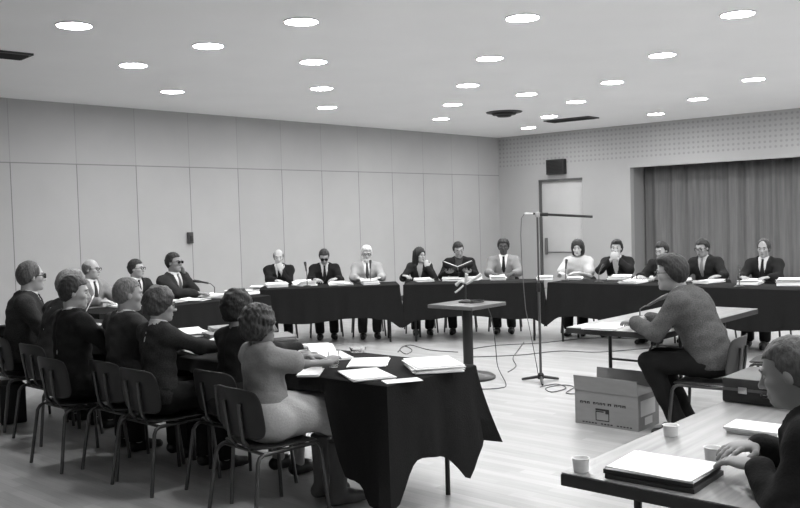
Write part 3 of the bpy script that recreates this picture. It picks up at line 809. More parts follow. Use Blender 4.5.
def drape(cx, cy, rz, L, W, label, hem, group, top=.745, amp=.014, flare=.03, seed=0):
    """A cloth over a table: flat top and a hanging skirt; hem(s, side, t) gives (bottom height, outward push, sideways push) round the edge."""
    rnd = random.Random(seed); n_side = {0: int(L/.035), 1: int(W/.035), 2: int(L/.035), 3: int(W/.035)}
    e = .012; hl, hw = L/2+e, W/2+e; per = []
    cs = [(-hl, -hw), (hl, -hw), (hl, hw), (-hl, hw)]; nm = [(0, -1), (1, 0), (0, 1), (-1, 0)]
    for sd in range(4):
        a, b = cs[sd], cs[(sd+1) % 4]; n = n_side[sd]
        for i in range(n):
            t = i/n; x, y = a[0]+(b[0]-a[0])*t, a[1]+(b[1]-a[1])*t
            nx, ny = nm[sd]
            d0 = t*(L if sd % 2 == 0 else W); d1 = (1-t)*(L if sd % 2 == 0 else W)
            if d0 < .1: p = nm[(sd-1) % 4]; k_ = .5*(1-d0/.1); nx, ny = nx*(1-k_)+p[0]*k_, ny*(1-k_)+p[1]*k_
            if d1 < .1: p = nm[(sd+1) % 4]; k_ = .5*(1-d1/.1); nx, ny = nx*(1-k_)+p[0]*k_, ny*(1-k_)+p[1]*k_
            q = math.hypot(nx, ny); per.append((x, y, nx/q, ny/q, sd, t, (b[0]-a[0], b[1]-a[1])))
    N = len(per); rows = 12; v = []; f = []; ph = rnd.random()*6
    for j in range(rows+1):
        h = j/rows
        for i, (x, y, nx, ny, sd, t, ed) in enumerate(per):
            zb, out, sw_ = hem(sd, t); z = top-.006+(zb-top+.006)*h
            s_ = i*.035; fold = amp*h*(math.sin(s_*21+ph)+.6*math.sin(s_*37+ph*2+h*.6)+1.0)
            o_ = .002+flare*h**1.3+fold+out*h**1.4; q = math.hypot(*ed)
            v.append((x+nx*o_+ed[0]/q*sw_*h**1.4, y+ny*o_+ed[1]/q*sw_*h**1.4, z))
    for j in range(rows):
        for i in range(N): a, b = j*N+i, j*N+(i+1) % N; f.append((a, a+N, b+N, b))
    m = MB(); m.add(v, f)
    tv = [(x, y, top) for (x, y, *_) in per]; tv = [(x*(1-.006/hl), y*(1-.006/hw), z) for x, y, z in tv]
    b0 = len(m.v); m.v += tv; m.f += [tuple(range(b0, b0+N))]+[(i, (i+1) % N, b0+(i+1) % N, b0+i) for i in range(N)]; m.mi += [0]*(N+1)
    o = m.build('tablecloth', M_CLOTH); o.location = (cx, cy, 0); o.rotation_euler = (0, 0, rz)
    return tag(o, label, 'tablecloth', group)
# ------------------------------------------------------------------ tables and cloths
GT = 'skirted tables of the horseshoe'; GC = 'dark cloths on the horseshoe tables'
bump = lambda x, c, w: math.exp(-((x-c)/w)**2)
def hem_near(sd, t):
    if sd == 3: return (.31-.15*bump(t, .74, .11)-.20*bump(t, .0, .14)+.02*math.sin(t*7), .0+.05*bump(t, .78, .2)+.05*bump(t, 0, .15), .02*bump(t, .95, .12))
    if sd == 2: return (.665-.44*smooth(.76, .85, t)-.10*smooth(.88, .99, t), .01+.06*bump(t, 1, .08), 0)
    if sd == 0: return (.29+.02*math.sin(t*15), .02+.08*bump(t, 0, .1), 0)
    return (.30, .02, 0)
def hem_far(seed):
    def h(sd, t):
        c = bump(t, 0, .05)+bump(t, 1, .05)
        if sd == 2: return (.665-.3*c, 0, 0)
        return (.315+.025*math.sin(9*t+seed*2)-.11*c, .01+.02*c, 0)
    return h
XN = -12.335
for (y0, y1, lab, hem, sd) in ((-8.29, -6.462, 'near', hem_near, 1), (-6.458, -4.632, 'mid', hem_far(2), 2), (-4.628, -3.41, 'end', hem_far(3), 3)):
    d = {'near': ('end of the left row at the pale blouse', 'bright papers and hanging points at its corners'),
         'mid': ('middle of the left row, before the backs of the seated men', 'lying on the middle table of the left row'),
         'end': ('far end of the left row, before the man in dark glasses', 'lying on the far end table of the left row')}[lab]
    xs_ = XN+{'near': 0, 'mid': .06, 'end': .17}[lab]; folding_table(xs_, (y0+y1)/2, PI/2, y1-y0-(.03 if sd > 1 else 0), .73, 'table under dark cloth, '+d[0], covered=True)
    drape(xs_, (y0+y1)/2, PI/2, y1-y0-(.05 if sd > 1 else 0.02), .73, ('dark cloth of the near left table with '+d[1]) if lab == 'near' else 'dark cloth '+d[1], hem, GC, seed=sd, flare=.012)
def far_table(a, ang, L, W, lab_t, lab_c, seed):
    d = np.array((math.cos(ang), math.sin(ang))); n = np.array((-d[1], d[0]))      # n: away from the camera side
    c = np.array(a)+d*L/2+n*W/2
    folding_table(c[0], c[1], ang, L-.05, W-.05, lab_t, covered=True); drape(c[0], c[1], ang, L-.065, W-.06, lab_c, hem_far(seed), GC, seed=seed+10, flare=.012, amp=.012)
far_table((-11.55, -3.40), 0, 2.2, .66, 'folding table under dark cloth along the panelled wall at far left', 'dark skirt cloth on the table before the three men by the panelled wall', 1)
FC = [(-8.98, -2.52), (-7.60, -3.84), (-6.62, -5.36), (-6.60, -7.19), (-6.60, -9.02)]
for k, (lt, lc) in enumerate((('folding table under dark cloth where the bald man covers his mouth', 'dark skirt cloth below the bald man and the white haired person'),
        ('folding table under dark cloth behind the pedestal table', 'dark skirt cloth behind the pedestal table'),
        ('folding table under dark cloth before the woman in the white top', 'dark skirt cloth below the woman in the white top'),
        ('folding table under dark cloth at the right edge, before the curtain', 'dark skirt cloth at the right edge, before the curtain'))):
    a, b = FC[k], FC[k+1]; L_ = math.hypot(b[0]-a[0], b[1]-a[1])
    far_table(a, math.atan2(b[1]-a[1], b[0]-a[0]), L_, .66, lt, lc, 4+k)
wt = folding_table(-9.31, -8.22, 0, 1.83, .76, 'bare light wood folding table where the man in tweed sits', inset=.50)
rt = folding_table(-12.575, -10.165, 0, 1.83, .74, 'bare wood grained folding table in the lower right corner', inset=.36)

# pedestal table
pt = tag(empty('pedestal_table', (-9.09, -6.03, 0)), 'square topped dark pedestal table standing alone inside the horseshoe', 'table')
MB().box((-.275, -.275, .705), (.275, .275, .74), bev=.005).build('tabletop', mat('grey_laminate', 92, .35, 0, .08, 12), pt)
MB().lathe([(.05, .03), (.052, .69), (.16, .695), (.16, .704)], n=24).build('column', mat('dark_column', 40, .45), pt)
MB().lathe([(.265, 0), (.265, .018), (.24, .035), (.12, .055), (.07, .085), (.056, .12)], n=36).build('base', mat('dark_base', 46, .4), pt)

# ------------------------------------------------------------------ people
GL, GW, GF, GR = 'people in the left row, seen from behind', 'men along the panelled wall', 'people facing the camera across the far tables', 'people facing left behind the far right table'
INF = {}
def P(key, top, face, chair_lab=None, **k):
    r, i = person(top, face, **k); INF[key] = i
    if chair_lab:
        o_ = .035 if k.get('group') == GL else .0
        if key == 'blouse': o_ = -.005
        i['chair'] = chair(i['rx']+o_*math.cos(rad(face)), i['ry']+o_*math.sin(rad(face)), face*.3 if o_ else face, chair_lab)
    return i
TB = {'both': {'pose': 'table'}}
P('blouse', (-12.974, -7.607, 1.142), -14, 'dark seated chair of the woman in the pale blouse, nearest chair of the left row', lean=-6, hpitch=6, legs=(.40, .10, .37), hyaw=-6, bulk=1.12, hs=1.1, female=True, hair=('curly', 50), jacket=128, vneck=False, collar=False, sleeves='short', skirt=176, near=True,
  arms={-1: {'t': (.34, -.12, .81), 'd': (.6, .6, .2), 'e': (-.2, -1, -.5)}, 1: {'pose': 'table'}}, label='woman in a pale short sleeved blouse and pale skirt with curly hair', skin_v=118, group=GL, boots=78)  # skin tone darkened to carry the shade on her arms
P('dark', (-12.688, -7.060, 1.186), 0, 'dark chair under the dark haired woman, second chair of the left row', lean=5, hyaw=-12, female=True, hair=('wave', 26), hs=1.1, jacket=42, vneck=False, collar=False, near=True, skirt=40, arms=TB, label='dark haired person in dark clothes beside the woman in the pale blouse', group=GL, skin_v=140)
P('band', (-12.930, -6.591, 1.209), 0, 'dark chair with bright legs under the person with waved hair and glasses', lean=1, hyaw=-26, hpitch=8, female=True, hair=('wave', 66), jacket=62, pattern=1, vneck=False, collar=True, near=True, glasses='clear', hat=90, arms={'both': {'pose': 'table', 't': (.36, .14, .81)}, 1: {'pose': 'table'}, -1: {'pose': 'table'}}, label='person with waved dark hair, hair band and glasses in dark tweed', group=GL)
P('thin', (-12.865, -6.120, 1.255), -4, 'dark chair under the man with thinning hair in the left row', lean=2, hyaw=-18, hpitch=5, hair=('thin', 104), jacket=66, near=True, arms=TB, label='man with thinning grey hair and grey suit, back turned, fourth from the near end', group=GL, tie=40, skin_v=150)
P('reader', (-13.002, -5.668, 1.267), -4, 'dark chair under the dark suited man reading in the left row', lean=1, hyaw=-28, hpitch=6, hair=('short', 48), jacket=42, near=True, arms={1: {'pose': 'hold'}, -1: {'pose': 'hold'}}, label='dark haired man in a dark suit holding a white paper in the left row', group=GL, tie=40)
P('hidden', (-12.597, -4.857, 1.260), 0, 'dark chair mostly hidden behind the reading man', lean=18, hyaw=-6, hair=('full', 118), jacket=60, arms=TB, label='grey haired person almost hidden behind the reading man', group=GL)
P('shades', (-12.616, -4.239, 1.324), -30, 'dark chair under the man in dark glasses at the far end of the left row', lean=8, hyaw=18, hair=('recede', 74), jacket=62, pattern=1, near=True, glasses='dark', tie=36, arms={'both': {'pose': 'table'}}, label='balding man in dark glasses and tweed suit at the far end of the left row', group=GL, skin_v=160, bulk=1.14)
P('wallbald', (-11.06, -2.40, 1.24), -82, 'dark chair by the wall under the bald man in a pale jacket', lean=6, hyaw=24, hair=('bald', 96), jacket=128, shirt=215, tie=60, glasses='clear', arms=TB, label='bald man with glasses and pale jacket sitting by the panelled wall', group=GW)
P('wallmid', (-10.56, -2.48, 1.215), -85, 'dark chair by the wall under the dark haired man in glasses', lean=8, hyaw=26, hair=('short', 36), jacket=48, tie=40, glasses='clear', arms=TB, label='dark haired man in glasses, middle of the three men by the panelled wall', group=GW)
P('elbow', (-10.13, -2.58, 1.27), -80, 'dark chair by the wall under the man leaning on his elbow', lean=4, side=-4, hyaw=10, hair=('short', 34), jacket=54, tie=90, glasses='dark', arms={1: {'pose': 'cheek', 'e': (.3, .4, -1)}, -1: {'pose': 'table', 't': (.40, -.02, .81)}}, label='man in dark glasses leaning his face on a raised hand by the panelled wall', group=GW, skin_v=135)
P('mouth', (-8.07, -2.02, 1.21), -130, 'dark chair under the bald man covering his mouth', lean=9, hpitch=6, hair=('bald', 84), jacket=36, tie=30, arms={-1: {'pose': 'table', 't': (.42, -.05, .81)}, 1: {'pose': 'mouth'}}, label='bald man in a black suit with one hand over his mouth', group=GF, skin_v=175)
P('down', (-7.64, -2.47, 1.20), -132, 'dark chair under the man with glasses looking down at papers', lean=10, hpitch=26, hair=('short', 40), jacket=34, shirt=190, tie=40, glasses='dark', arms=TB, label='man with glasses in a black suit looking down at papers', group=GF, skin_v=150)
P('white', (-7.25, -2.90, 1.22), -133, 'dark chair under the white haired person', lean=5, hpitch=4, hair=('full', 215), jacket=152, shirt=222, tie=70, beard=205, glasses='clear', arms=TB, label='white haired bearded person in a pale jacket and dark tie', group=GF, skin_v=172, skirt=None, trousers=70)
P('long', (-6.66, -3.35, 1.175), -136, 'dark chair under the long haired woman', lean=12, hyaw=32, hpitch=6, female=True, hair=('long', 30), jacket=46, shirt=150, arms={1: {'pose': 'mouth', 'off': (.04, .05, -.11)}, -1: {'pose': 'table', 't': (.36, -.24, .81)}}, label='woman with long dark hair and dark cardigan, hand at her mouth', group=GF, skin_v=165)
P('binder', (-6.28, -3.74, 1.24), -144, 'dark chair under the man reading an open binder', lean=7, hyaw=14, hpitch=18, hroll=8, hair=('short', 30), jacket=32, shirt=60, arms={1: {'pose': 'hold'}, -1: {'pose': 'hold'}}, label='dark haired man in a black suit reading an open binder', group=GF, skin_v=140)
P('pale', (-5.88, -4.22, 1.26), -147, 'dark chair under the man in the pale suit', lean=3, hair=('afro', 26), jacket=124, shirt=225, tie=34, arms={'both': {'pose': 'table'}}, label='dark skinned man in a pale suit and dark tie facing the camera', group=GF, skin_v=72, trousers=60)
P('top', (-5.62, -5.24, 1.235), -158, 'dark chair under the woman in the white top', lean=10, hpitch=6, female=True, hair=('bob', 38), jacket=192, vneck=False, collar=False, sleeves='short', arms={1: {'pose': 'fold'}, -1: {'pose': 'table', 't': (.36, -.2, .81)}}, label='woman with dark bobbed hair in a white short sleeved top', group=GF, skin_v=178)
P('clasp', (-5.45, -5.72, 1.22), -163, 'dark chair under the man with clasped hands', lean=9, hair=('side', 36), jacket=34, shirt=200, arms={1: {'pose': 'clasp', 'e': (.3, .8, -.8)}, -1: {'pose': 'clasp', 'e': (.3, -.8, -.8)}}, label='man in a black suit with both hands clasped before his mouth', group=GF, skin_v=172)
P('behind', (-5.80, -6.52, 1.215), 178, 'dark chair under the man behind the tweed jacket', lean=8, hpitch=16, hyaw=-8, hair=('short', 34), jacket=38, tie=40, arms=TB, label='dark haired man in a dark suit half hidden behind the man in tweed', group=GR, skin_v=160)
P('tilt', (-5.50, -6.90, 1.235), 176, 'dark chair under the man in glasses and light shirt before the curtain', lean=10, side=-2, hpitch=14, hyaw=-6, hair=('short', 34), jacket=46, pattern=1, shirt=170, tie=120, glasses='clear', arms={1: {'pose': 'table', 't': (.38, .34, .81)}, -1: {'pose': 'table'}}, label='man with glasses and dark hair in a checked jacket before the curtain', group=GR, skin_v=150)
P('tieman', (-5.50, -7.63, 1.225), 184, 'dark chair under the balding man with wide dark tie', lean=5, hpitch=6, hyaw=2, hair=('recede', 60), jacket=36, shirt=205, tie=34, arms=TB, label='balding man in a black suit, white shirt and dark tie at the right end', group=GR, skin_v=150)
P('tweed', (-10.07, -8.62, 1.275), 96, 'dark chair under the man in the grey tweed jacket', lean=25, hyaw=8, hpitch=4, legs=(.40, .10, .20), hair=('side', 38), jacket=82, pattern=1, glasses='clear', near=True, bulk=1.18, trousers=34, arms={1: {'pose': 'table', 't': (.50, .12, .81)}, -1: {'pose': 'table', 't': (.50, -.14, .81)}}, label='man with dark hair and glasses in a grey tweed jacket at the bare table', group='men at the bare tables', skin_v=150)
P('corner', (-13.20, -10.45, 1.20), 94, None, lean=20, hyaw=4, hpitch=14, hair=('thin', 76), jacket=36, near=True, trousers=36, arms={1: {'pose': 'table', 'tw': (-13.30, -10.37, .81), 'd': (.8, -.3, .02), 'e': (-.15, .8, -1)}, -1: {'pose': 'table', 'tw': (-13.04, -10.27, .81), 'd': (.5, .8, 0)}}, label='grey haired man in a black suit bent over the lower right table', group='men at the bare tables', skin_v=138, bulk=1.1)  # shade on his face is put into the darker skin tone
i = INF['corner']; chair(i['rx'], i['ry'], 94, 'dark chair under the man in the lower right corner')
# the empty chair beside the man in tweed
chair(-8.95, -8.98, 100, 'empty dark chair to the right of the man in tweed')

# ------------------------------------------------------------------ papers, cups, microphones
def sheets(name, x, y, z, L, W, rz, label, n=1, th=.0012, curl=0.0, v=None, cat='papers', group=None, seed=None):
    rnd = random.Random(seed if seed is not None else int(abs(x*1000)+abs(y*777)))
    m = MB(); zz = 0.0
    for k in range(n):
        dx, dy, a = (rnd.uniform(-.012, .012), rnd.uniform(-.012, .012), rnd.uniform(-.05, .05)) if k else (0, 0, 0)
        t = th*(1 if n == 1 else 1.0); c, s_ = math.cos(a), math.sin(a); nx, ny = 8, 2; vt = []; vb = []
        for i in range(nx+1):
            for j in range(ny+1):
                lx, ly = (i/nx-.5)*L, (j/ny-.5)*W
                h = (curl*(max(0, abs(i/nx-.5)*2-.35))**2 if k == n-1 else 0)
                px_, py_ = lx*c-ly*s_+dx, lx*s_+ly*c+dy; vt.append((px_, py_, zz+t+h)); vb.append((px_, py_, zz+h))
        q = ny+1; K = len(vt); f = []
        for i in range(nx):
            for j in range(ny): a_ = i*q+j; f.append((a_, a_+q, a_+q+1, a_+1)); f.append((K+a_, K+a_+1, K+a_+q+1, K+a_+q))
        ed = [i*q for i in range(nx+1)]+[nx*q+j for j in range(1, q)]+[i*q+ny for i in range(nx-1, -1, -1)]+[j for j in range(ny-1, 0, -1)]
        for u in range(len(ed)): a_, b_ = ed[u], ed[(u+1) % len(ed)]; f.append((a_, a_+K, b_+K, b_))
        m.add(vt+vb, f); zz += t
    o = m.build(name, v or M_PAPER, smooth=False); o.location = (x, y, z); o.rotation_euler = (0, 0, rz)
    return tag(o, label, cat, group)
ZT = .7465; ZB = .7405
GP = 'papers on the near left table'
def pap(px, py, L, W, rz, label, n=1, th=.0012, curl=0, z=ZT, name='paper_sheet', group=GP, v=None):
    p = at(px, py, z+.01); return sheets(name, p[0], p[1], z, L, W, rad(rz), label, n, th, curl, v, group=group)
pap(367, 374, .30, .23, 60, 'white papers lying nearest the cloth edge on the near left table', 4, .003, .006)
pap(368, 361.5, .30, .22, 38, 'white papers behind the nearest sheets on the near left table', 4, .002, .004)
pap(433, 366.5, .34, .27, 52, 'thick white paper pile at the right end of the near left table', 8, .0045, .004, name='paper_pile')
pap(402, 379, .20, .10, -30, 'small white slip before the thick pile on the near left table', 1, .003)
pap(314, 348, .40, .25, 52, 'large white papers at the far side of the near left table', 3, .003, .012)
pap(336, 355, .30, .16, 60, 'white papers behind the drinking glass', 3, .003, .006)
pap(311, 371, .26, .12, 40, 'white papers under the arm of the woman in the pale blouse', 2, .003, .012)
pap(287, 357, .16, .20, 10, 'white paper held up before the woman in the pale blouse', 2, .003, .03)
pap(188, 333, .42, .28, 75, 'large white papers before the person with waved hair', 4, .004, .03, group=GP)
pap(200, 350, .30, .15, 75, 'narrow white papers below the large ones in the left row', 2, .003, .01)
p = at(217, 333, .77); bk = sheets('book', p[0], p[1], ZT, .24, .17, rad(70), 'lower grey book in the stepped pair between the dark haired pair', 1, .028, 0, mat('grey_book', 118, .6), 'book', 'stepped grey books')
p = at(221, 329, .79); sheets('book', p[0]+.04, p[1]+.05, ZT+.0285, .22, .16, rad(66), 'upper grey book in the stepped pair, resting on the lower book', 1, .026, 0, mat('grey_book_pale', 135, .6), 'book', 'stepped grey books')
p = at(300, 340, .76); sheets('folder', p[0]-.02, p[1]+.22, ZT, .30, .24, rad(60), 'grey folder pile behind the curly head', 3, .012, 0, mat('grey_folder', 120, .7), 'folder')
def cup(x, y, z, r, h, label, m, name='paper_cup', rim=1.18):
    o = tag(empty(name, (x, y, z)), label, 'cup')
    MB().lathe([(r*.1, .002), (r, .0), (r*1.02, .003), (r*rim, h), (r*rim+.002, h+.001), (r*rim-.003, h), (r*.97, .006), (.002, .005)], n=24).build('cup_body', m, o)
    MB().tube([(r*rim*math.cos(2*PI*k/20), r*rim*math.sin(2*PI*k/20), h) for k in range(21)], .0018, 6, False).build('rolled_rim', m, o)
    return o
M_CUP = mat('white_cup', 232, .5)
def glass_mat():
    m = bpy.data.materials.new('clear_glass'); m.use_nodes = True; b = m.node_tree.nodes['Principled BSDF']
    b.inputs['Transmission Weight'].default_value = 1; b.inputs['Roughness'].default_value = .03; b.inputs['IOR'].default_value = 1.25; b.inputs['Base Color'].default_value = (.96, .96, .96, 1); return m
M_GLASS = glass_mat()
p = at(305, 367, ZT); cup(p[0], p[1], ZT, .030, .095, 'pale paper cup standing before the pale blouse on the near left table', mat('grey_cup', 200, .5))
def tumbler(x, y, z, label):
    o = tag(empty('drinking_glass', (x, y, z)), label, 'glass', 'clear glasses')
    MB().lathe([(.028, 0), (.034, .09), (.0315, .09), (.026, .012), (.002, .012)], n=24).build('glass_wall', M_GLASS, o)
    MB().lathe([(.0255, .0125), (.028, .055), (.001, .0555)], n=20).build('water', M_GLASS, o); return o
p = at(334, 367, ZT); tumbler(p[0], p[1], ZT, 'clear glass of water among the papers on the near left table')
def ashtray(x, y, z, label):
    o = tag(empty('ashtray', (x, y, z)), label, 'ashtray', 'glass ashtrays')
    MB().lathe([(.045, 0), (.055, .03), (.050, .031), (.040, .010), (.001, .009)], n=24).build('dish', M_GLASS, o)
    m = MB(); m.tube([(.02, 0, .014), (-.03, .012, .02)], .004, 8); m.build('cigarette_end', M_PAPER, o); return o
p = at(358, 352, ZT); ashtray(p[0], p[1], ZT, 'glass ashtray at the far edge of the near left table')

# lower right table
pap(664, 464.5, .285, .235, -88, 'thick white paper pile on the lower right table', 5, .002, .002, z=ZB+.029, name='paper_pile', group='things on the lower right table')
p = at(664, 464.5, ZB+.039); sheets('binder', p[0], p[1], ZB, .295, .245, rad(-88), 'dark binder under the white paper pile on the lower right table', 2, .0142, 0, mat('dark_binder', 62, .5), 'binder')
p = at(581, 471, ZB); cup(p[0], p[1], ZB, .024, .044, 'white cup at the corner of the lower right table', M_CUP)
p = at(661, 434, ZB); cup(p[0], p[1]-.04, ZB, .025, .040, 'white cup at the far edge of the lower right table', M_CUP)
p = at(700, 463, ZB); cup(p[0]+.06, p[1]-.02, ZB, .025, .044, 'white cup behind the white paper pile', M_CUP)
p = at(760, 432, ZB); sheets('note_pad', p[0], p[1], ZB, .20, .15, rad(90), 'white note pad beside the hands of the man in the lower right corner', 3, .008, 0, None, 'papers')
# attache case
ac = tag(empty('attache_case', (-12.145+.17, -10.03, ZB), 0), 'dark attache case lying flat on the lower right table', 'briefcase'); M_AC = mat('dark_leather', 40, .4, 0, .1, 40)
MB().box((-.17, -.235, .001), (.17, .235, .058), bev=.012).build('lower_shell', M_AC, ac); MB().box((-.17, -.235, .064), (.17, .235, .112), bev=.014).build('lid', mat('dark_leather_lid', 60, .38, 0, .1, 40), ac)
MB().box((-.168, -.233, .055), (.168, .233, .067)).build('metal_rim', mat('case_rim', 112, .3, .7), ac)
for sy in (-1, 1): MB().box((-.178, sy*.14-.02, .046), (-.165, sy*.14+.02, .076), bev=.003).build('latch', M_CHROME, ac)
MB().tube([(-.17, -.06, .05), (-.195, -.05, .05), (-.195, .05, .05), (-.17, .06, .05)], .007, 8).build('handle', M_BLACK, ac)

# witness table papers
pap(606, 326, .34, .24, 4, 'white papers at the left corner of the bare table of the man in tweed', 2, .004, .012, z=ZB, group='papers on the table of the man in tweed')
pap(640, 321.5, .34, .22, 12, 'white open papers before the man in tweed', 3, .004, .02, z=ZB, group='papers on the table of the man in tweed')

def mic_stand(x, y, z, rz, label, h=.16, reach=.10, up=.05, tone=34, base=.055):
    o = tag(empty('table_microphone', (x, y, z), rz), label, 'microphone', 'table microphones')
    MB().lathe([(base, 0), (base, .008), (base*.8, .016), (.012, .022)], n=20).build('base', M_BLACK, o)
    MB().tube([(0, 0, .02), (0, 0, h*.7), (reach*.3, 0, h*.95), (reach*.55, 0, h)], .0055, 8).build('stem', M_METAL, o)
    MB().tube([(reach*.5, 0, h), (reach*1.1, 0, h+up*.6), (reach*1.4, 0, h+up*.85), (reach*1.75, 0, h+up*1.1), (reach*1.85, 0, h+up*1.15)], [.010, .012, .017, .018, .010], 12).build('microphone_head', mat('mic_%d' % tone, tone, .4), o)
    return o
p = at(218, 297, ZT); mic_stand(p[0], p[1]+.06, ZT, rad(140), 'microphone on a desk stand on the table by the panelled wall', .16, .13, .03)
p = at(306, 288, ZT); mic_stand(p[0]+.14, p[1]+.13, ZT, rad(60), 'black upright microphone between the bald man and the man looking down', .20, .05, .1)
p = at(372, 285, ZT); mic_stand(p[0]+.12, p[1]+.14, ZT, rad(40), 'dark microphone before the white haired person', .2, .06, .09)
p = at(563, 282, ZT); mic_stand(p[0]+.16, p[1]+.06, ZT, rad(20), 'dark upright microphone before the woman in the white top', .15, .05, .1)
p = at(594, 283, ZT); mic_stand(p[0]+.12, p[1], ZT, rad(0), 'dark microphone before the man with clasped hands', .14, .07, .06)
p = at(735, 288, ZT); mic_stand(p[0]+.12, p[1], ZT, rad(20), 'dark microphone between the two men before the curtain', .15, .07, .06)
p = at(640, 318, ZB); mic_stand(p[0], p[1], ZB, rad(-50), 'slanted microphone on the bare table pointing at the man in tweed', .10, .13, .07, 70)
# pedestal table: short stand with two pale microphones and a coil of cable
ms = tag(empty('microphone_cluster', (-9.04, -5.98, .74), rad(200)), 'short stand with two pale taped microphones on the pedestal table', 'microphone stand')
MB().lathe([(.075, 0), (.075, .010), (.05, .022), (.012, .03)], n=24).build('base', M_BLACK, ms); MB().tube([(0, 0, .02), (0, 0, .20)], .008, 10).build('stem', M_METAL, ms)
M_PM = mat('pale_microphone', 185, .45)
MB().tube([(-.02, .0, .18), (-.04, .09, .235), (-.05, .15, .275)], [.012, .014, .019], 12).build('microphone_head', M_PM, ms)
MB().tube([(-.02, .0, .19), (-.03, -.06, .21), (-.04, -.11, .17)], [.012, .014, .019], 12).build('microphone_head', M_PM, ms)
MB().tube([(.0, .0, .19), (.01, .01, .24), (.015, .02, .285)], [.012, .013, .018], 12).build('microphone_head', M_PM, ms)
MB().tube([(.0, -.02, .17), (.02, -.06, .13), (.03, -.10, .10)], [.008, .010, .010], 10).build('clamp', M_PM, ms)
def cable(name, pts, label, r=.0045, tone=58, cat='cable', sub=6):
    P_ = [Vector(p) for p in pts]; out = []
    for i in range(len(P_)-1):
        a, b, c, d = P_[max(i-1, 0)], P_[i], P_[i+1], P_[min(i+2, len(P_)-1)]
        for k in range(sub):
            t = k/sub; out.append(.5*((2*b)+(c-a)*t+(2*a-5*b+4*c-d)*t*t+(3*b-a-3*c+d)*t**3))
    out.append(P_[-1])
    return tag(MB().tube(out, r, 8).build(name, mat('cable_%d' % tone, tone, .5), None), label, cat, 'loose cables')
cable('cable_coil', [(-9.04-.02+.085*math.cos(k*.7)*(1+.1*math.sin(k*1.9)), -6.13+.055*math.sin(k*.7), .747+.0028*k*.35) for k in range(22)], 'small coil of black cable on the pedestal table', .004, 30)

# floor microphone stand with boom
fs = tag(empty('microphone_stand', (float(at(541, 382, 0)[0]), float(at(541, 382, 0)[1]), 0), rad(40)), 'tall floor microphone stand with a horizontal boom and tripod foot', 'microphone stand')
for k in range(3):
    w = rad(25+120*k); MB().tube([(.02*math.cos(w), .02*math.sin(w), .05), (.16*math.cos(w), .16*math.sin(w), .02), (.20*math.cos(w), .20*math.sin(w), .012)], [.016, .013, .010], 8).build('leg', mat('stand_foot', 44, .45), fs)
MB().lathe([(.03, .03), (.03, .075), (.016, .09)], n=16).build('hub', M_BLACK, fs)
MB().tube([(0, 0, .05), (0, 0, .9)], .0125, 12).build('lower_pole', mat('stand_pole', 92, .35, .6), fs); MB().tube([(0, 0, .88), (0, 0, 1.60)], .0095, 12).build('upper_pole', mat('stand_pole', 92), fs)
MB().lathe([(.016, .86), (.02, .87), (.02, .93), (.014, .945)], n=14).build('clutch', M_BLACK, fs); MB().box((-.022, -.022, 1.565), (.022, .022, 1.615), bev=.006).build('boom_clamp', mat('clamp_grey', 150, .4), fs)
fs.rotation_euler = (0, 0, rad(-48))            # local x runs to the right of the photo
MB().tube([(-.04, 0, 1.598), (.52, 0, 1.555)], .0125, 10).build('boom', mat('boom_dark', 40, .4), fs)
MB().tube([(-.02, 0, 1.595), (-.12, 0, 1.602)], [.012, .011], 10).build('boom_tail', mat('boom_tail', 190, .35), fs)
MB().tube([(.02, 0, 1.592), (.10, 0, 1.588)], .018, 10).build('counterweight', mat('boom_dark', 40), fs)
MB().tube([(-.12, 0, 1.60), (-.15, .0, 1.56), (-.16, 0, 1.40), (-.155, 0, 1.1), (-.13, 0, .7), (-.06, 0, .3), (-.02, .02, .06)], .004, 6).build('hanging_cable', mat('cable_90', 90, .5), fs)

# cables on the floor
g = lambda px, py: tuple(at(px, py, .006))
cable('floor_cable', [g(470, 357), g(520, 355), (g(560, 351)), g(600, 352), g(660, 347)], 'thin dark cable running across the floor to the bare table', .005, 92)
cable('floor_cable', [g(470, 349), g(500, 345), g(540, 343), g(590, 338), g(640, 339)], 'second thin cable on the floor behind the microphone stand', .005, 98)
cable('floor_cable', [(-8.80, -6.06, .70), (-8.78, -6.10, .55), (-8.77, -6.13, .3), (-8.78, -6.16, .08), g(506, 384), g(500, 388), g(480, 389), g(474, 387)], 'dark cable falling from the pedestal table and trailing to its base', .0045, 70)
cable('floor_cable', [g(508, 372), g(516, 366), g(513, 358), g(519, 349), g(524, 342)], 'short looped cable on the floor beside the pedestal base', .0045, 86)
cable('floor_cable', [g(540, 387), g(556, 384), g(566, 388), g(552, 392), g(546, 388), g(562, 385), g(574, 387), g(566, 393), g(580, 394)], 'tangled cable on the floor in front of the microphone stand', .0045, 88)
cable('floor_cable', [g(398, 352), g(404, 346), g(412, 350), g(406, 354), g(400, 349), g(410, 345), g(430, 350), g(458, 352)], 'tangled cable on the floor beyond the near left table', .005, 84)

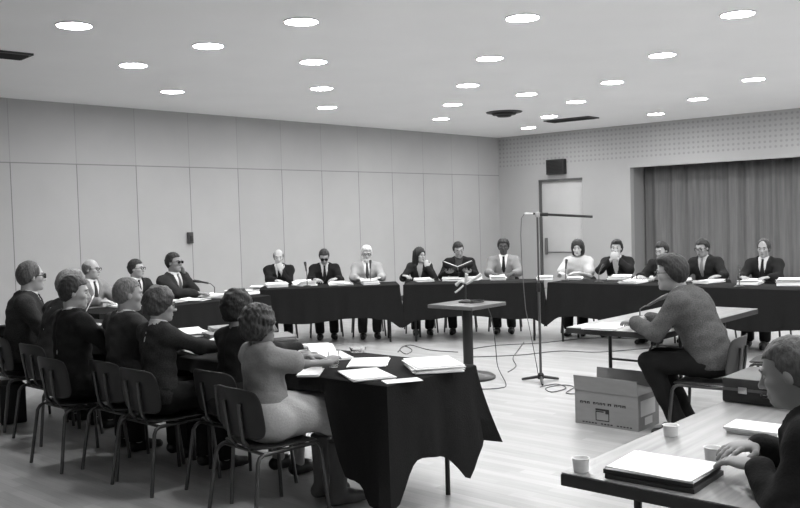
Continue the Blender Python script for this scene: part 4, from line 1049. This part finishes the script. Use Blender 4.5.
# cardboard carton under the bare table
cb = tag(empty('cardboard_box', (-10.14, -8.37, 0)), 'open cardboard box with raised flaps and dark printing on the floor', 'box')
M_CB = mat('cardboard', 138, .85, 0, .05, 8, 0, (1, 1, 4)); M_CBI = mat('cardboard_inside', 160, .85); M_INK = mat('printing_ink', 52, .8)
bx, by, bz, T_ = .33, .52, .255, .006
cbm = MB(); cbm.box((0, 0, 0), (T_, by, bz)); cbm.box((bx-T_, 0, 0), (bx, by, bz)); cbm.box((T_, 0, 0), (bx-T_, T_, bz)); cbm.box((T_, by-T_, 0), (bx-T_, by, bz)); cbm.box((T_, T_, 0), (bx-T_, by-T_, T_)); cbm.build('carton_wall', M_CB, cb, smooth=False)
def quad_slab(pts, t, name, m):
    n = (Vector(pts[1])-Vector(pts[0])).cross(Vector(pts[3])-Vector(pts[0])).normalized()*t; q = [Vector(p) for p in pts]
    return MB().add(q+[p+n for p in q], [(3, 2, 1, 0), (4, 5, 6, 7), (0, 1, 5, 4), (1, 2, 6, 5), (2, 3, 7, 6), (3, 0, 4, 7)]).build(name, m, cb, smooth=False)
quad_slab([(0, by, bz), (0, 0, bz), (-.012, 0, bz+.115), (-.012, by, bz+.115)], .005, 'front_flap', M_CB)
quad_slab([(bx, 0, bz), (bx, by, bz), (bx+.01, by, bz+.125), (bx+.01, 0, bz+.125)], .005, 'rear_flap', M_CB)
quad_slab([(.008, .0, bz+.001), (bx-.008, 0, bz+.001), (bx-.012, .17, bz+.022), (.012, .17, bz+.022)], .004, 'end_flap', M_CBI)
quad_slab([(bx-.008, by, bz+.001), (.008, by, bz+.001), (.012, by-.17, bz+.015), (bx-.012, by-.17, bz+.015)], .004, 'end_flap', M_CBI)
ink = MB(); rnd = random.Random(5)
def stamp(y0, y1, z0, z1): ink.box((-.0016, y0, z0), (-.0003, y1, z1))
def sy(px): return by*(638-px)/58.0
rowz = lambda px: .155
for (a, b, n_) in ((584.7, 594.5, 3), (597, 609, 4), (610.5, 614.5, 1), (616.5, 627.5, 3)):
    wd = (b-a)/n_
    for k in range(n_):
        y1, y0 = sy(a+wd*k+.3), sy(a+wd*(k+1)-.5); h = .016
        stamp(y0, y1, .172, .172+h*.35); stamp(y0, y0+(y1-y0)*.35, .160, .172); stamp(y1-(y1-y0)*.35, y1, .160+.006*(k % 2), .172)
ink.build('lettering', M_INK, cb, smooth=False); ink = MB()
ya, yb = sy(612), sy(599.5); stamp(ya, yb, .118, .132); stamp(ya, ya+.03, .098, .118); stamp(ya+.045, yb, .106, .114); 
stamp(ya, ya+.006, .045, .098); stamp(yb-.006, yb, .045, .106); stamp(ya, yb, .041, .047)
ink.build('emblem', M_INK, cb, smooth=False); ink = MB()
for k in range(16):
    y0 = .05+k*.026
    if k not in (5, 10): stamp(y0, y0+.017, .016, .024)
ink.build('print_text', M_INK, cb, smooth=False)
for (x0, x1, z0, z1) in ((.04, .27, .10, .215), (.10, .22, .03, .085)): MB().box((x0, -.0016, z0), (x1, -.0003, z1)).build('paper_label', mat('label_paper', 205, .7), cb, smooth=False)

# dark case standing behind the left row, paper on it and a sheet on the floor
dc = tag(empty('document_case', (-12.72, -4.00, 0), rad(75)), 'dark upright document case standing on the floor at the left edge', 'case')
MB().box((-.17, -.10, .004), (.17, .10, .33), bev=.012).build('case_body', mat('case_black', 34, .5), dc)
MB().tube([(-.06, -.03, .33), (-.055, -.03, .352), (.055, -.03, .352), (.06, -.03, .33)], .008, 8).build('handle', M_BLACK, dc)
p = (-12.72, -4.00); sheets('paper_sheet', p[0], p[1]+.02, .3615, .22, .14, rad(75), 'white paper lying on the dark upright case at the left edge', 2, .003, 0)
p = at(6, 421, 0); sheets('newspaper', p[0]-.08, p[1]+.06, .0005, .40, .22, rad(50), 'white folded paper lying on the floor at the left edge', 2, .006, 0)

# papers on the far tables, in front of each sitter (sitter's own frame: forward, left)
GFP = 'papers on the far tables'
def before(key, fw, lf, L, W, rot, label, n=3, th=.004, curl=.02, dz=0.0, name='paper_sheet'):
    i = INF[key]; c, s_ = math.cos(i['fz']), math.sin(i['fz'])
    return sheets(name, i['rx']+fw*c-lf*s_, i['ry']+fw*s_+lf*c, ZT+dz, L, W, i['fz']+rad(rot), label, n, th, curl, group=GFP)
before('elbow', .55, .16, .30, .22, 10, 'white papers by the elbow of the man leaning on his hand', 6, .006, .03)
before('elbow', .52, .58, .34, .26, -6, 'white papers by the desk microphone on the far left table', 6, .007, .02, name='paper_pile')
before('elbow', .52, -.18, .28, .20, 14, 'white papers before the man leaning on his hand', 3, .004, .03)
before('wallmid', .58, .05, .32, .24, 6, 'white papers before the middle man by the panelled wall', 4, .004, .03)
before('wallbald', .58, .0, .32, .24, -8, 'white papers before the bald man by the panelled wall', 4, .004, .03)
before('mouth', .62, -.04, .36, .27, 4, 'grey bound pile in front of the bald man with hand on mouth', 5, .009, 0, name='paper_pile')
before('mouth', .60, .30, .30, .2, 20, 'white crumpled papers left of the bald man with hand on mouth', 2, .006, .08)
before('mouth', .68, -.32, .30, .16, -10, 'white papers beside the grey bound pile', 3, .004, .02)
before('down', .60, -.25, .30, .22, 12, 'white papers with a raised edge right of the man looking down', 4, .006, .10)
before('down', .68, .14, .36, .2, 0, 'white papers before the man looking down', 5, .005, .02)
before('white', .66, .0, .34, .2, 4, 'white papers before the white haired person', 7, .007, .02, name='paper_pile')
before('white', .64, -.34, .30, .2, 10, 'white papers between the man looking down and the white haired person', 4, .004, .02)
before('long', .60, .02, .34, .22, 8, 'white papers before the long haired woman', 5, .005, .02)
before('long', .60, .38, .36, .22, -6, 'white papers between the long haired woman and the binder reader', 5, .005, .02)
before('binder', .66, -.04, .28, .2, 0, 'white papers under the open binder', 4, .005, .02)
before('pale', .62, -.06, .36, .2, 4, 'white papers before the man in the pale suit', 6, .006, .03, name='paper_pile')
before('pale', .60, -.40, .34, .22, -6, 'white papers between the binder reader and the man in the pale suit', 5, .005, .02)
before('top', .56, .02, .26, .2, 4, 'white papers under the arms of the woman in the white top', 3, .004, .03)
before('top', .58, -.36, .30, .2, 10, 'white papers left of the woman in the white top, beside the stand pole', 4, .006, .04)
before('clasp', .56, .12, .34, .24, 0, 'white papers below the clasped hands', 6, .006, .03, name='paper_pile')
before('clasp', .62, .42, .34, .22, 6, 'white papers right of the man with clasped hands', 5, .005, .02)
before('behind', .62, -.1, .34, .22, 4, 'white papers before the man half hidden by the tweed jacket', 5, .005, .02)
before('tilt', .58, -.1, .32, .22, 6, 'white papers before the man in the checked jacket', 5, .005, .02)
before('tilt', .60, .30, .34, .2, -8, 'white papers between the two men before the curtain', 5, .005, .02)
before('tieman', .58, .0, .34, .22, 4, 'white papers before the man with the wide dark tie', 6, .006, .03, name='paper_pile')
before('tieman', .60, .42, .34, .24, 10, 'bright white papers at the right edge beside the man with the wide dark tie', 8, .007, .03, name='paper_pile')
# the open binder held by the man in black
i = INF['binder']; c, s_ = math.cos(i['fz']), math.sin(i['fz'])
ob = tag(empty('open_binder', (i['rx']+.50*c, i['ry']+.50*s_, .872), i['fz']), 'open dark binder held up by the man in the black suit', 'binder')
def leaf(name, sg, w, h, th, m, z0=0):
    a = rad(28); q = MB(); M = Matrix.Rotation(rad(-18), 4, 'Y') @ Matrix.Rotation(sg*a*.8, 4, 'X') @ Matrix.Translation((0, 0, z0))
    y0, y1 = (.004, w) if sg > 0 else (-w, -.004); q.box((-h/2, y0, 0), (h/2, y1, th), M); return q.build(name, m, ob, smooth=False)
for sg in (1, -1): leaf('cover', sg, .22, .30, .004, M_BLACK); leaf('pages', sg, .205, .28, .010, M_PAPER, .005)
# sheet held by the man in the left row
i = INF['reader']; c, s_ = math.cos(i['fz']), math.sin(i['fz']); lf = -.04
p = at(85, 314, .93); hp = sheets('paper_sheet', p[0], p[1], .93, .28, .22, i['fz'], 'white paper held up by the dark suited man in the left row', 2, .002, .01); hp.rotation_euler = (0, rad(-62), i['fz']-.5)
for key, lab in (('thin', 'white papers before the man with thinning hair in the left row'), ('reader', 'white papers on the cloth before the reading man in the left row'), ('hidden', 'white papers before the almost hidden person in the left row'), ('shades', 'white papers before the man in dark glasses at the far left')):
    before(key, .58, -.08, .32, .24, 6, lab, 4, .005, .03)

# ------------------------------------------------------------------ camera, world, look
cd = bpy.data.cameras.new('camera'); cd.sensor_width = 36; cd.lens = F_PX*36/800; cam = bpy.data.objects.new('camera', cd); COL.objects.link(cam)
M4 = Matrix.Identity(4)
for r_ in range(3): M4[r_][0], M4[r_][1], M4[r_][2], M4[r_][3] = CR[r_], CU[r_], -CF[r_], CAM[r_]
cam.matrix_world = M4; SC.camera = cam; cd.clip_end = 100
w = bpy.data.worlds.new('world'); SC.world = w; w.use_nodes = True; w.node_tree.nodes['Background'].inputs[0].default_value = (.5, .5, .5, 1); w.node_tree.nodes['Background'].inputs[1].default_value = .3
vs_ = SC.view_settings; vs_.view_transform = 'Standard'; vs_.look = 'None'; vs_.exposure = EXPO; vs_.gamma = 1.0; vs_.use_curve_mapping = False
SC.cycles.max_bounces = 8; SC.cycles.diffuse_bounces = 6; SC.cycles.use_denoising = True
